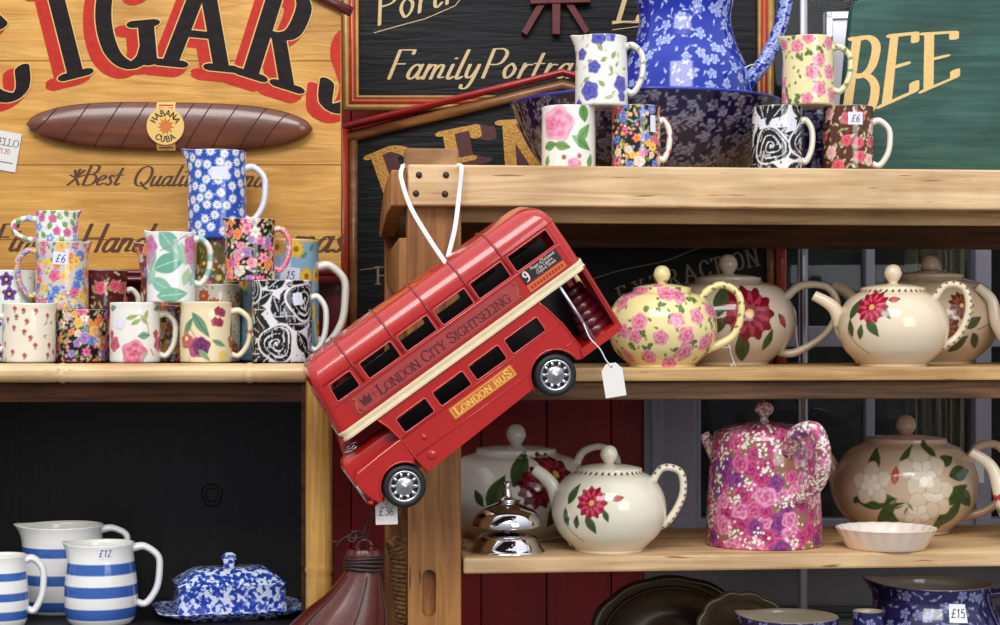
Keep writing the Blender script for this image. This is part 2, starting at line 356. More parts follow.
# ------------------------------------------------------------------ lettering: skeleton strokes drawn with an elliptical nib
G = {
'A': (.8, ['l 0,0 .4,1 .8,0', 'l .15,.34 .65,.34']),
'B': (.66, ['l .1,0 .1,1', 'c .1,1 .38,1 .54,.88 .5,.64 .34,.53 .1,.52', 'c .1,.52 .42,.52 .62,.38 .6,.12 .4,0 .1,0']),
'C': (.76, ['c .7,.76 .58,.95 .38,1 .14,.84 .05,.5 .14,.16 .38,0 .6,.05 .72,.24']),
'D': (.78, ['l .1,0 .1,1', 'c .1,1 .42,1 .66,.82 .73,.5 .66,.18 .42,0 .1,0']),
'E': (.62, ['l .1,0 .1,1', 'l .1,1 .58,1 .58,.86', 'l .1,.52 .42,.52', 'l .1,0 .6,0 .6,.15']),
'F': (.6, ['l .1,0 .1,1', 'l .1,1 .6,1 .6,.86', 'l .1,.52 .42,.52']),
'G': (.82, ['c .7,.78 .58,.95 .38,1 .14,.84 .05,.5 .14,.16 .38,0 .6,.06 .7,.2', 'l .7,.02 .7,.44', 'l .52,.44 .8,.44']),
'H': (.84, ['l .12,0 .12,1', 'l .7,0 .7,1', 'l .12,.5 .7,.5']),
'I': (.34, ['l .17,0 .17,1']),
'L': (.6, ['l .1,0 .1,1', 'l .1,0 .58,0 .58,.16']),
'M': (.95, ['l .1,0 .1,1 .47,.1 .85,1 .85,0']),
'N': (.84, ['l .1,0 .1,1', 'l .1,1 .72,0', 'l .72,0 .72,1']),
'O': (.84, ['c .42,1 .16,.86 .06,.5 .16,.14 .42,0 .68,.14 .78,.5 .68,.86 .42,1']),
'P': (.62, ['l .1,0 .1,1', 'c .1,1 .42,1 .6,.86 .56,.58 .4,.47 .1,.47']),
'Q': (.84, ['c .42,1 .16,.86 .06,.5 .16,.14 .42,0 .68,.14 .78,.5 .68,.86 .42,1', 'c .4,.2 .6,.0 .85,-.15']),
'R': (.74, ['l .1,0 .1,1', 'c .1,1 .4,1 .58,.88 .55,.6 .38,.5 .1,.49', 'l .34,.49 .7,0']),
'S': (.62, ['c .54,.8 .42,.97 .24,.98 .09,.86 .12,.66 .32,.52 .52,.37 .56,.16 .38,.01 .2,.02 .07,.22']),
'T': (.7, ['l .35,0 .35,1', 'l .03,.86 .03,1 .67,1 .67,.86']),
'U': (.8, ['c .12,1 .12,.3 .2,.08 .4,0 .6,.08 .68,.3 .68,1']),
'V': (.75, ['l .05,1 .38,0 .7,1']),
'X': (.75, ['l .06,1 .68,0', 'l .08,0 .66,1']),
'Y': (.7, ['l .05,1 .35,.48 .66,1', 'l .35,.48 .35,0']),
'a': (.5, ['c .4,.4 .25,.5 .1,.38 .06,.12 .18,0 .32,.1 .4,.3', 'c .42,.5 .4,.3 .39,.1 .46,.0 .56,.08']),
'c': (.42, ['c .36,.42 .25,.5 .1,.38 .06,.12 .2,0 .38,.1']),
'd': (.52, ['c .4,.4 .25,.5 .1,.38 .06,.12 .18,0 .32,.1 .4,.3', 'c .46,1 .42,.5 .4,.1 .47,.0 .56,.08']),
'e': (.42, ['c .08,.22 .28,.28 .38,.4 .26,.5 .1,.36 .06,.14 .18,0 .38,.1']),
'f': (.34, ['c .46,.92 .36,1 .26,.86 .2,.4 .14,-.2 .02,-.32', 'l .06,.48 .36,.48']),
'h': (.5, ['l .1,0 .14,1', 'c .1,.2 .22,.46 .36,.48 .38,.3 .36,.05 .5,.06']),
'i': (.26, ['c .12,.5 .1,.25 .1,.06 .18,.0 .28,.08', 'l .15,.7 .16,.72']),
'l': (.26, ['c .16,1 .12,.5 .1,.08 .17,.0 .28,.08']),
'm': (.76, ['l .08,0 .12,.5', 'c .08,.2 .2,.46 .34,.47 .36,.3 .34,0', 'c .34,.2 .46,.46 .6,.47 .62,.3 .6,.06 .74,.06']),
'n': (.52, ['l .08,0 .12,.5', 'c .08,.2 .22,.46 .36,.47 .39,.3 .36,.05 .5,.06']),
'o': (.46, ['c .22,.5 .08,.38 .06,.2 .18,0 .34,.1 .38,.32 .22,.5']),
'p': (.5, ['l .06,-.35 .14,.5', 'c .1,.4 .28,.5 .42,.36 .36,.08 .2,0 .1,.1']),
'r': (.38, ['l .08,0 .12,.5', 'c .09,.22 .2,.44 .36,.46']),
's': (.38, ['c .32,.42 .2,.5 .12,.4 .2,.27 .3,.14 .2,0 .06,.07']),
't': (.32, ['c .16,.85 .12,.4 .1,.08 .18,0 .3,.08', 'l .0,.5 .3,.5']),
'u': (.52, ['c .1,.5 .08,.15 .16,0 .3,.08 .38,.3', 'c .41,.5 .38,.1 .46,.0 .54,.08']),
'x': (.44, ['l .08,.5 .38,0', 'l .06,0 .4,.5']),
'y': (.5, ['c .1,.5 .1,.15 .2,.04 .34,.14 .4,.34', 'c .42,.5 .38,0 .28,-.3 .1,-.32 .06,-.2']),
'0': (.56, ['c .28,1 .1,.8 .06,.5 .1,.2 .28,0 .46,.2 .5,.5 .46,.8 .28,1']),
'1': (.36, ['l .08,.8 .22,1 .2,0']),
'2': (.52, ['c .08,.8 .24,1 .42,.85 .4,.6 .06,.02', 'l .06,.02 .5,.02']),
'3': (.5, ['c .08,.88 .26,1 .42,.82 .36,.6 .2,.53', 'c .2,.53 .44,.46 .46,.2 .28,0 .06,.1']),
'5': (.5, ['l .42,1 .14,1 .1,.58', 'c .1,.58 .3,.64 .46,.42 .4,.08 .2,0 .06,.1']),
'6': (.5, ['c .4,.98 .16,.75 .06,.35 .14,.02 .32,0 .44,.2 .38,.46 .22,.5 .08,.3']),
'9': (.54, ['c .46,.7 .34,.98 .14,.92 .06,.68 .2,.46 .38,.54 .47,.7 .44,.3 .3,.06 .1,.04']),
'£': (.6, ['c .52,.84 .38,1 .24,.84 .24,.5 .2,.15 .06,.02', 'l .06,.02 .54,.02', 'l .08,.46 .42,.46']),
'.': (.2, ['l .1,0 .11,.02']), '-': (.4, ['l .05,.35 .35,.35']), '/': (.4, ['l .02,0 .36,1']),
'*': (.7, ['l .35,.35 .35,.8', 'l .35,.35 .7,.5', 'l .35,.35 0,.5', 'l .35,.35 .08,0', 'l .35,.35 .62,0', 'l .35,.35 .12,.75', 'l .35,.35 .6,.75']),
}
def strokes(ch):
    wd, ss = G[ch]; out = []
    for q in ss:
        pts = [tuple(float(t) for t in p.split(',')) for p in q[2:].split()]
        if q[0] == 'c': pts = [(v.x, v.y) for v in crom([(a, b, 0) for a, b in pts], 5)]
        out.append((q[0], pts))
    return wd, out
def glyph(ch, size, a, b, ang=0, slant=0, serif=0, xk=1.0):
    """polygons of one letter with its lower left at 0,0; a,b nib half-axes as a fraction of the size"""
    wd, ss = strokes(ch); polys = []; wd *= xk; ss = [(q, [(x*xk, y) for x, y in p]) for q, p in ss]
    ca, sa = math.cos(ang), math.sin(ang)
    nib = [(a*math.cos(t)*ca-b*math.sin(t)*sa, a*math.cos(t)*sa+b*math.sin(t)*ca) for t in [2*math.pi*k/10 for k in range(10)]]
    segs = []
    for kind, pts in ss:
        segs += list(zip(pts[:-1], pts[1:]))
        if serif and kind == 'l':
            for e, o in ((pts[0], pts[1]), (pts[-1], pts[-2])):
                if abs(e[1]-o[1]) > .45 and e[1] in (0.0, 1.0): segs.append(((e[0]-serif, e[1]), (e[0]+serif, e[1])))
    for (p, q) in segs:
        hp = hull2([(p[0]+n[0], p[1]+n[1]) for n in nib]+[(q[0]+n[0], q[1]+n[1]) for n in nib])
        polys.append([((x+slant*y)*size, y*size) for x, y in hp])
    return polys, wd*size
def text2d(st, size, a=.06, b=.03, ang=0, slant=0, serif=0, sp=0.06, small=None):
    out = []; x = 0
    for i, ch in enumerate(st):
        if ch == ' ': x += .38*size; continue
        sz = size if (small is None or i in small[1]) else size*small[0]
        pl, wd = glyph(ch, sz, a, b, ang, slant, serif)
        out += [[(px+x, py) for px, py in p] for p in pl]; x += wd+sp*size
    return out, x
# ------------------------------------------------------------------ glaze painting: colours laid down per surface point (angle th, height t in mm)
def L3(c): return np.array(lin(c), dtype=np.float32)
def hash2(ix, iy, seed):
    h = (ix*374761393+iy*668265263+seed*974634777) & 0xffffffff
    h = ((h ^ (h >> 13))*1274126177) & 0xffffffff
    return ((h ^ (h >> 16)) & 0xffff)/65535.0
def vnoise(x, y, seed=0):
    xi = np.floor(x).astype(np.int64); yi = np.floor(y).astype(np.int64); fx = x-xi; fy = y-yi
    fx = fx*fx*(3-2*fx); fy = fy*fy*(3-2*fy)
    a = hash2(xi, yi, seed); b = hash2(xi+1, yi, seed); c = hash2(xi, yi+1, seed); d = hash2(xi+1, yi+1, seed)
    return (a*(1-fx)+b*fx)*(1-fy)+(c*(1-fx)+d*fx)*fy
class Canvas:
    """th, r (mm), t (mm, height); base colour"""
    def __init__(s, th, r, t, base, H):
        s.th, s.r, s.t, s.H = th.astype(np.float32), r.astype(np.float32), t.astype(np.float32), H
        s.c = np.tile(L3(base), (len(th), 1)); s.R = float(np.percentile(r, 80)); s.soft = 0.9; s.k = 1.0
    def rat(s, t0):
        k = np.argmin(np.abs(s.t-t0)); return float(s.r[k])
    def loc(s, th0, t0, R):
        dth = (s.th-th0+math.pi) % (2*math.pi)-math.pi
        x = s.r*dth; y = s.t-t0
        idx = np.nonzero((np.abs(x) < R) & (np.abs(y) < R))[0]
        return idx, x[idx], y[idx]
    def put(s, idx, m, col):
        m = np.clip(m, 0, 1)[:, None]
        if not isinstance(col, np.ndarray): col = L3(col)
        s.c[idx] = s.c[idx]*(1-m)+col*m
    def X(s, dx, t0):
        """angle of a point seen dx mm right of the axis"""
        return math.asin(max(-.97, min(.97, dx/max(s.rat(t0), 1e-3))))
    def dot(s, th0, t0, R, col, sq=1):
        i, x, y = s.loc(th0, t0, R*1.6+2); d = np.hypot(x, y*sq); s.put(i, (R-d)/s.soft+.5, col)
    def rose(s, th0, t0, R, light, dark, seed=0):
        R = R*s.k
        i, x, y = s.loc(th0, t0, R*1.3+2); d = np.hypot(x, y); a = np.arctan2(y, x); q = d/(R*(1+.09*np.sin(5*a+seed)))
        sw = .5+(.32*np.sin(2*a+11*q+seed)+.22*np.sin(5*a-7*q+2*seed))*(q < .97)
        mix = np.clip(.25+.75*sw-.35*(q < .25)+.2*(q > .75), 0, 1)[:, None]
        col = L3(dark)*(1-mix)+L3(light)*mix
        s.put(i, (1-q)*R/s.soft+.5, col)
    def flower(s, th0, t0, R, col, center=None, n=5, dep=.35, rot=0, line=None, crad=.24):
        i, x, y = s.loc(th0, t0, R*1.3+2); d = np.hypot(x, y); a = np.arctan2(y, x)
        rr = R*(1-dep*(.5-.5*np.cos(n*(a-rot))))
        s.put(i, (rr-d)/s.soft+.5, col)
        if line is not None:
            s.put(i, ((np.abs(rr-d) < .8) | ((np.cos(n*(a-rot)) < -.92) & (d < rr))).astype(np.float32)*.8, line)
        if center is not None: s.put(i, (R*crad-d)/s.soft+.5, center)
    def leaf(s, th0, t0, Ln, Wd, ang, col, vein=None, vary=.0):
        Ln, Wd = Ln*s.k, Wd*s.k
        i, x, y = s.loc(th0, t0, Ln*.62+2); ca, sa = math.cos(ang), math.sin(ang)
        u = (x*ca+y*sa)/(Ln/2); v = -x*sa+y*ca
        hw = Wd/2*np.clip(1-np.abs(u)**1.8, 0, 1)*(1-.25*u)
        m = np.where(np.abs(u) < 1, (hw-np.abs(v))/s.soft+.5, 0)
        s.put(i, m, col)
        if vein is not None: s.put(i, ((np.abs(v) < .7) & (np.abs(u) < .85))*.8, vein)
    def line(s, pts, wd, col, th0=0.0, t0=0.0):
        """pts in mm relative to th0,t0"""
        mx = max(max(abs(p[0]), abs(p[1])) for p in pts)+wd+2
        i, x, y = s.loc(th0, t0, mx); best = np.full(len(i), 1e9, np.float32)
        for (a, b), (c, d) in zip(pts[:-1], pts[1:]):
            dx, dy = c-a, d-b; L = dx*dx+dy*dy+1e-9; k = np.clip(((x-a)*dx+(y-b)*dy)/L, 0, 1)
            best = np.minimum(best, np.hypot(x-a-k*dx, y-b-k*dy))
        s.put(i, (wd/2-best)/s.soft+.5, col)
    def band(s, t0, t1, col): 
        m = np.minimum(s.t-t0, t1-s.t)/s.soft+.5; s.put(np.arange(len(s.t)), m, col)
    def scatter(s, n, dist, seed, lo=0, hi=None, tries=26):
        rn = random.Random(seed); P = []; hi = s.H if hi is None else hi
        k = 0
        while len(P) < n and k < n*tries:
            k += 1; th = rn.uniform(-math.pi, math.pi); t = rn.uniform(lo, hi)
            rr = s.R
            if all((((th-a+math.pi) % (2*math.pi)-math.pi)*rr)**2+(t-b)**2 > dist*dist for a, b in P): P.append((th, t))
        return P
    def mottle(s, amp, scale, seed=0):
        n = vnoise(s.th*s.R/scale+50, s.t/scale+50, seed)[:, None]; s.c *= (1-amp*n)

GREEN, DGREEN, LGREEN = (96, 128, 66), (52, 84, 48), (150, 176, 104)
def chintz(c, seed, cols, n=64, R=(4.5, 8.5), leafcols=((120, 140, 70), (190, 190, 120)), leaves=330, dist=9, dots=170):
    rn = random.Random(seed)
    for th, t in c.scatter(leaves, 3.0, seed+1, -2, c.H+2): c.leaf(th, t, rn.uniform(6, 9), rn.uniform(2.6, 4), rn.uniform(0, 3.14), rn.choice(leafcols))
    for th, t in c.scatter(n, dist, seed+2, -1, c.H+1):
        a, b = rn.choice(cols); R_ = rn.uniform(*R)
        if rn.random() < .55: c.rose(th, t, R_, a, b, rn.random()*6)
        else: c.flower(th, t, R_, a, b, rn.choice((5, 6, 8)), .35, rn.random()*3, line=b, crad=.3)
    for th, t in c.scatter(dots, 3.6, seed+5, 0, c.H): c.flower(th, t, rn.uniform(2, 3.2), rn.choice(cols)[0], (250, 230, 160), 5, .3, rn.random())
PK, BL, YE, ORG, WH, LIL = ((238, 120, 160), (190, 40, 90)), ((110, 150, 220), (50, 80, 170)), ((248, 208, 100), (224, 150, 50)), ((246, 160, 90), (214, 84, 50)), ((244, 232, 210), (200, 160, 140)), ((190, 150, 206), (110, 80, 150))
def p_rosebud(c):
    rn = random.Random(4)
    for th, t in c.scatter(58, 10.5, 4, 3, c.H-3):
        k = rn.random(); a = rn.uniform(0, 6.28)
        if k < .7:
            c.leaf(th, t-3, 6, 2.4, a, (150, 140, 80)); c.leaf(th+.05, t, 4.5, 2.2, a+1.3, (128, 120, 66)); c.rose(th, t+1, 2.9, (214, 96, 108), (160, 30, 52))
        elif k < .85: c.rose(th, t, 5, (206, 210, 218), (150, 160, 186)); c.leaf(th, t-5, 7, 2.5, a, (120, 120, 84))
        else: c.leaf(th, t, 7, 2.2, a, (168, 160, 104)); c.leaf(th+.04, t+2, 6, 2, a+.8, (150, 140, 80))
def p_blackchintz(c): chintz(c, 11, (PK, BL, YE, ORG, LIL, PK, WH), 70, (4.5, 8.5))
def p_darkchintz2(c): chintz(c, 23, (PK, BL, ORG, YE, WH, ORG, PK), 70, (4.5, 8))
def p_purple(c): chintz(c, 37, (PK, ORG, LIL, WH, PK, ((246, 170, 180), (206, 90, 120))), 74, (5, 9), leafcols=((150, 170, 110), (200, 204, 150)))
def p_bright(c): chintz(c, 41, (PK, BL, BL, YE, YE, ORG, PK), 90, (5, 8.5), leafcols=((110, 150, 110), (90, 130, 160), (190, 200, 150)), leaves=260)
def p_multigreen(c): chintz(c, 57, (BL, ORG, PK, YE, WH), 70, (4, 7), leafcols=((110, 120, 50), (150, 150, 80)))
def p_redrose(c):
    rn = random.Random(8)
    for th, t in c.scatter(260, 3.6, 9, 0, c.H): c.leaf(th, t, 7, 3, rn.uniform(0, 3), rn.choice(((160, 172, 110), (216, 206, 170), (120, 60, 50))))
    for th, t in c.scatter(26, 14, 10, 2, c.H-2):
        c.leaf(th+.2, t+5, 11, 5, .7, (160, 176, 110), (220, 220, 170)); c.leaf(th-.2, t-5, 11, 5, -.6, (140, 158, 90))
        c.rose(th, t, rn.uniform(7, 9), *(((236, 110, 130), (176, 24, 44)) if rn.random() < .7 else ((248, 210, 206), (220, 110, 130))), rn.random()*5)
def p_fuchsia(c):
    c.k = 1.12
    for k in range(3):
        o = k*2*math.pi/3
        c.rose(o+c.X(-1, 14), 13, 15, (232, 150, 166), (188, 60, 92), 1); c.rose(o+c.X(-27, 24), 25, 9, (214, 110, 128), (170, 50, 80), 3)
        c.line([(-8, 0), (6, 4), (14, -6), (17, -22)], 1, (130, 130, 80), o+c.X(2, 60), 60)
        for dx, y, a in ((-4, 60, .3), (2, 54, .5), (14, 62, 1.2), (12, 56, -.8)): c.leaf(o+c.X(dx, y), y, 15, 6, a, (176, 186, 120), (130, 140, 80))
        c.leaf(o+c.X(12, 36), 36, 16, 9, .1, (120, 166, 130), (70, 116, 86)); c.leaf(o+c.X(12, 8), 9, 11, 4, .8, (150, 190, 150))
        c.rose(o+c.X(27, 38), 38, 5, (216, 90, 110), (160, 30, 60)); c.leaf(o+c.X(-28, 70), 72, 14, 7, .2, (110, 150, 120))
        c.line([(0, 0), (5, -8)], 1.6, (190, 90, 110), o+c.X(20, 18), 18)
def p_plum(c):
    c.k = 1.3
    for k in range(3):
        o = k*2*math.pi/3
        c.leaf(o+c.X(-23, 46), 48, 22, 8, 1.0, (120, 150, 110), (80, 110, 74)); c.leaf(o+c.X(-7, 52), 50, 32, 10, -.95, (110, 148, 116), (70, 104, 80))
        c.line([(-10, 14), (0, 0), (8, -12)], 1.1, (130, 120, 70), o+c.X(-16, 38), 38)
        c.rose(o+c.X(-25, 28), 29, 8, (214, 120, 80), (170, 60, 44)); c.dot(o+c.X(-25, 32), 32, 3, (246, 216, 190))
        c.rose(o+c.X(-12, 20), 20, 10, (190, 100, 130), (140, 50, 90)); c.rose(o+c.X(-6, 22), 22, 9, (130, 60, 110), (84, 30, 74))
        c.leaf(o+c.X(-2, 9), 10, 17, 6, -.8, (140, 172, 130), (96, 130, 90)); c.leaf(o+c.X(17, 26), 26, 17, 6, -.4, (130, 164, 124), (86, 120, 84))
        for dx, y in ((16, 68), (21, 66), (12, 54), (18, 53)): c.rose(o+c.X(dx, y), y, 4.6, (176, 70, 96), (120, 24, 50))
        c.dot(o+c.X(22, 9), 9, 7, (240, 210, 110)); c.line([(0, 0), (2, -5), (-2, -7)], 1, (190, 140, 70), o+c.X(-22, 6), 8)
def p_bwrose(c, seed=2, R=24, n=9):
    # white ground with black roses: cells of black, white spirals inside
    rn = random.Random(seed); c.c[:] = L3((232, 230, 230)); m = vnoise(c.th*c.R/2.2, c.t/5.0, seed)
    for th, t in c.scatter(n*9, R*.52, seed+7, -4, c.H+4):
        c.leaf(th, t, R*1.3, R*.7, rn.uniform(0, 3.1), (26, 24, 27), (226, 226, 226))
    for th, t in c.scatter(n, R*1.15, seed, -2, c.H+2):
        i, x, y = c.loc(th, t, R*1.2); d = np.hypot(x, y); a = np.arctan2(y, x)
        q = d/(R*(.86+.1*np.sin(3*a+seed+th)))
        c.put(i, (1.12-q)*R, (232, 230, 230)); c.put(i, (1-q)*R, (24, 22, 25))
        sp = (q*3.1-(a/(2*math.pi))) % 1.0
        c.put(i, ((np.abs(sp-.5) < .10+.05*np.sin(3*a))&(q < .9)&(q > .1)).astype(np.float32), (226, 226, 226))
        c.put(i, ((.12-q)*R), (226, 226, 226))
    dark = (c.c.sum(1) < .4); sel = np.nonzero(dark & (m > .8))[0]; c.c[sel] = L3((170, 170, 170))
    sel = np.nonzero(~dark & (m < .13))[0]; c.c[sel] = L3((60, 58, 60))
def p_pansy(c):
    rn = random.Random(3)
    for th, t in c.scatter(40, 8, 5, 0, c.H): c.leaf(th, t, 9, 3.5, rn.uniform(0, 3), (190, 210, 190))
    for k, (th, t) in enumerate(c.scatter(30, 19, 6, 4, c.H-4)):
        if k % 2: c.flower(th, t, 10.5, (110, 64, 150), (60, 30, 90), 5, .3, .3, crad=.45); c.dot(th, t, 2, (240, 200, 60))
        else: c.flower(th, t, 10, (240, 220, 140), (70, 40, 40), 5, .3, .3, crad=.45); c.dot(th, t, 2.2, (240, 190, 40))
def p_greenleaf(c):
    c.k = 1.3
    for k in range(3):
        o = k*2*math.pi/3
        for dx, y, l, w_, a, col in ((-26, 62, 34, 16, 1.5, (146, 186, 168)), (-2, 78, 34, 18, -.9, (128, 182, 158)), (-2, 52, 38, 20, .35, (112, 172, 146)), (16, 64, 24, 13, 1.8, (160, 200, 170)),
                                    (-12, 22, 30, 14, -.5, (136, 190, 164)), (2, 10, 34, 15, .1, (120, 182, 152)), (20, 34, 20, 10, 1.2, (176, 206, 160)), (-26, 34, 22, 12, .9, (170, 204, 186))):
            c.leaf(o+c.X(dx, y), y, l, w_, a, col, (196, 220, 206))
        c.line([(-14, -6), (0, 0), (16, 12), (24, 14)], 1.2, (176, 96, 140), o+c.X(0, 74), 74)
        c.rose(o+c.X(-28, 74), 74, 11, (220, 140, 178), (186, 84, 140), 2); c.rose(o+c.X(-29, 58), 58, 7, (226, 160, 190), (196, 100, 150), 1)
def p_orange(c):
    rn = random.Random(6)
    for th, t in c.scatter(120, 4.5, 12, 0, c.H): c.leaf(th, t, 7, 2.5, rn.uniform(0, 3), rn.choice(((150, 160, 90), (176, 150, 90), (120, 140, 84))))
    for th, t in c.scatter(26, 15, 13, 2, c.H-2): c.flower(th, t, 8.5, (226, 110, 50), (250, 200, 120), 8, .25, 0, line=(180, 60, 30))
def p_sunflower(c):
    rn = random.Random(9)
    for th, t in c.scatter(46, 9, 14, 0, c.H): c.leaf(th, t, 15, 7, rn.uniform(0, 3), rn.choice(((96, 150, 110), (130, 170, 120), (90, 140, 150))))
    for th, t in c.scatter(30, 22, 15, 2, c.H-2): c.flower(th, t, 13, (246, 200, 60), (170, 110, 40), 12, .35, 0, line=(226, 160, 40), crad=.32)
    c.band(c.H-3, c.H+3, (236, 190, 90))
def p_smallfloral(c):
    rn = random.Random(5)
    for th, t in c.scatter(60, 7, 16, 0, c.H): c.leaf(th, t, 6, 2, rn.uniform(0, 3), (206, 212, 180))
    for k, (th, t) in enumerate(c.scatter(60, 10, 17, 2, c.H)):
        q = k % 4
        if q < 2: c.leaf(th, t, 12, 7, rn.uniform(.8, 2.4), (104, 150, 78), (150, 190, 110))
        elif q == 2: c.rose(th, t, 6, (224, 130, 170), (180, 50, 110))
        else: c.flower(th, t, 6.5, (140, 164, 224), (226, 226, 240), 5, .3, 0)
def p_bluedaisy(c):
    rn = random.Random(2)
    for th, t in c.scatter(220, 6, 18, 0, c.H): c.leaf(th, t, 4.2, 1.8, rn.uniform(0, 3), (196, 212, 240))
    for th, t in c.scatter(120, 13, 19, 3, c.H-2): c.flower(th, t, 6.6, (238, 240, 248), (214, 190, 150), 10, .3, rn.random(), line=(170, 186, 226), crad=.3)
def p_bigrose(c):
    c.k = 1.15
    for k in range(2):
        o = k*math.pi
        c.leaf(o+c.X(20, 76), 74, 24, 13, 1.7, (96, 150, 70), (60, 110, 50)); c.leaf(o+c.X(20, 44), 46, 30, 12, .9, (120, 168, 100), (70, 120, 60)); c.leaf(o+c.X(18, 34), 33, 30, 12, -.6, (104, 154, 84), (60, 110, 54))
        c.leaf(o+c.X(-24, 30), 30, 20, 11, .2, (110, 150, 84), (70, 110, 60)); c.leaf(o+c.X(-8, 28), 29, 20, 11, -.2, (120, 160, 90), (80, 120, 60)); c.leaf(o+c.X(28, 10), 10, 18, 9, 1.3, (110, 150, 84))
        c.leaf(o+c.X(-28, 10), 10, 14, 8, 1.3, (120, 160, 90))
        c.rose(o+c.X(-15, 58), 58, 20, (244, 186, 204), (222, 96, 140), 1); c.rose(o+c.X(-22, 60), 58, 9, (240, 150, 180), (206, 70, 120), 2)
        c.rose(o+c.X(8, 4), 5, 8, (240, 160, 186), (214, 80, 130), 1); c.rose(o+c.X(-6, 14), 14, 3, (214, 120, 110), (150, 60, 60)); c.rose(o+c.X(14, 16), 16, 3, (214, 120, 110), (150, 60, 60))
def p_blueroses(c):
    c.k = 1.15
    rn = random.Random(12)
    for th, t in c.scatter(70, 7, 20, 0, c.H): c.leaf(th, t, 8, 3.2, rn.uniform(0, 3), rn.choice(((150, 160, 110), (196, 200, 150), (216, 214, 190))))
    for k in range(2):
        o = k*math.pi
        for dx, y, r in ((-16, 19, 11), (26, 28, 10), (-10, 50, 7.5), (-26, 68, 7), (-4, 88, 8.5), (14, 90, 6), (-30, 2, 6), (27, 12, 6)): c.rose(o+c.X(dx, y), y, r, (104, 108, 196), (52, 54, 140), r)
        for dx, y, a in ((4, 60, .6), (12, 48, 2), (-20, 34, .5), (16, 66, 1), (0, 28, 2.4), (10, 10, .3), (-2, 76, 2)): c.leaf(o+c.X(dx, y), y, 11, 5, a, (132, 146, 90), (180, 186, 130))
def p_yellowrose(c, seed=30, n=20, R=9.5):
    rn = random.Random(seed)
    for th, t in c.scatter(int(n*6), 7, seed+1, 0, c.H): c.leaf(th, t, rn.uniform(5, 8), 3.4, rn.uniform(0, 3), rn.choice(((120, 134, 60), (150, 160, 84), (90, 110, 50))))
    for th, t in c.scatter(int(n*1.8), 11, seed+2, 2, c.H): 
        for q in range(3): c.leaf(th+rn.uniform(-.1, .1), t+rn.uniform(-5, 5), 10, 6, rn.uniform(0, 3), (110, 132, 66), (70, 90, 40))
    for th, t in c.scatter(int(n*1.6), 18, seed+3, 3, c.H-1): c.rose(th, t, rn.uniform(R*.75, R), (244, 166, 184), (206, 62, 104), rn.random()*5)
def p_calico(c, seed=50, line=(190, 200, 236), ground=None, n=150, R=7, squig=260):
    rn = random.Random(seed); k = L3(line)
    for th, t in c.scatter(squig, 8, seed+1, 0, c.H, 8):
        a = rn.uniform(0, 6.28); b = a+rn.uniform(-1.4, 1.4)
        c.line([(0, 0), (5*math.cos(a), 5*math.sin(a)), (5*math.cos(a)+4*math.cos(b), 5*math.sin(a)+4*math.sin(b))], .9, line, th, t)
        c.leaf(th+3*math.cos(a)/c.R, t+3*math.sin(a), 6, 2.6, b, line)
    for th, t in c.scatter(n, 13, seed+2, 0, c.H, 12):
        i, x, y = c.loc(th, t, R*1.4+2); d = np.hypot(x, y); a = np.arctan2(y, x)
        rr = R*(1-.28*(.5-.5*np.cos(5*(a-th*7)))); c.put(i, (rr-d)+.3, line)
        g = c.base if hasattr(c, 'base') else (30, 40, 120)
        mid = tuple(.55*line[q]+.45*g[q] for q in range(3))
        c.put(i, ((d < rr*.78) & (d > rr*.34)).astype(np.float32)*.7, mid); c.put(i, ((np.cos(5*(a-th*7)) < -.9) & (d < rr)).astype(np.float32), g)
        c.dot(th, t, 1.2, g)
def p_pinkchintz(c):
    rn = random.Random(77)
    for th, t in c.scatter(1500, 2.4, 78, 0, c.H, 6): c.dot(th, t, rn.uniform(1, 1.9), rn.choice(((236, 226, 190), (244, 240, 220), (120, 110, 60), (170, 160, 100))))
    for th, t in c.scatter(170, 14, 79, 0, c.H, 20):
        R = rn.uniform(9, 16)
        c.rose(th, t, R, *rn.choice((((226, 110, 160), (140, 16, 76)), ((206, 74, 134), (118, 10, 66)), ((236, 156, 190), (170, 36, 104)), ((150, 70, 140), (92, 14, 84)))), rn.random()*6)
    for th, t in c.scatter(64, 13, 83, 0, c.H, 12):
        for q in range(14): c.dot(th+rn.gauss(0, 6)/c.R, t+rn.gauss(0, 6), 1.7, (244, 242, 224)); c.dot(th+rn.gauss(0, 6)/c.R, t+rn.gauss(0, 6), 1.1, (110, 104, 50))
def p_dahlia(c, spots, petal=((214, 74, 96), (150, 18, 48)), leafc=((70, 92, 50), (40, 60, 34))):
    for (dx, y, R, kind, a) in spots:
        th = c.X(dx, y)
        if kind == 'leaf': c.leaf(th, y, R, R*.45, a, leafc[0], leafc[1])
        elif kind == 'stem': c.line([(0, 0), (math.cos(a)*R*.5-1.5, math.sin(a)*R*.5), (math.cos(a)*R, math.sin(a)*R)], 1.3, leafc[0], th, y)
        elif kind == 'bud': c.leaf(th, y, R*1.9, R*.9, a, leafc[0]); c.dot(th, y, R*.45, petal[0])
        else:
            c.flower(th, y, R, petal[1], None, 11, .22, 0); c.flower(th, y, R*.82, petal[0], None, 11, .5, .3, line=petal[1]); c.flower(th, y, R*.5, petal[1], None, 9, .4, .1, line=petal[0]); c.dot(th, y, R*.16, (226, 170, 90))
def p_stripes(c, rows):
    for a, b in rows: c.band(a, b, (56, 98, 176))

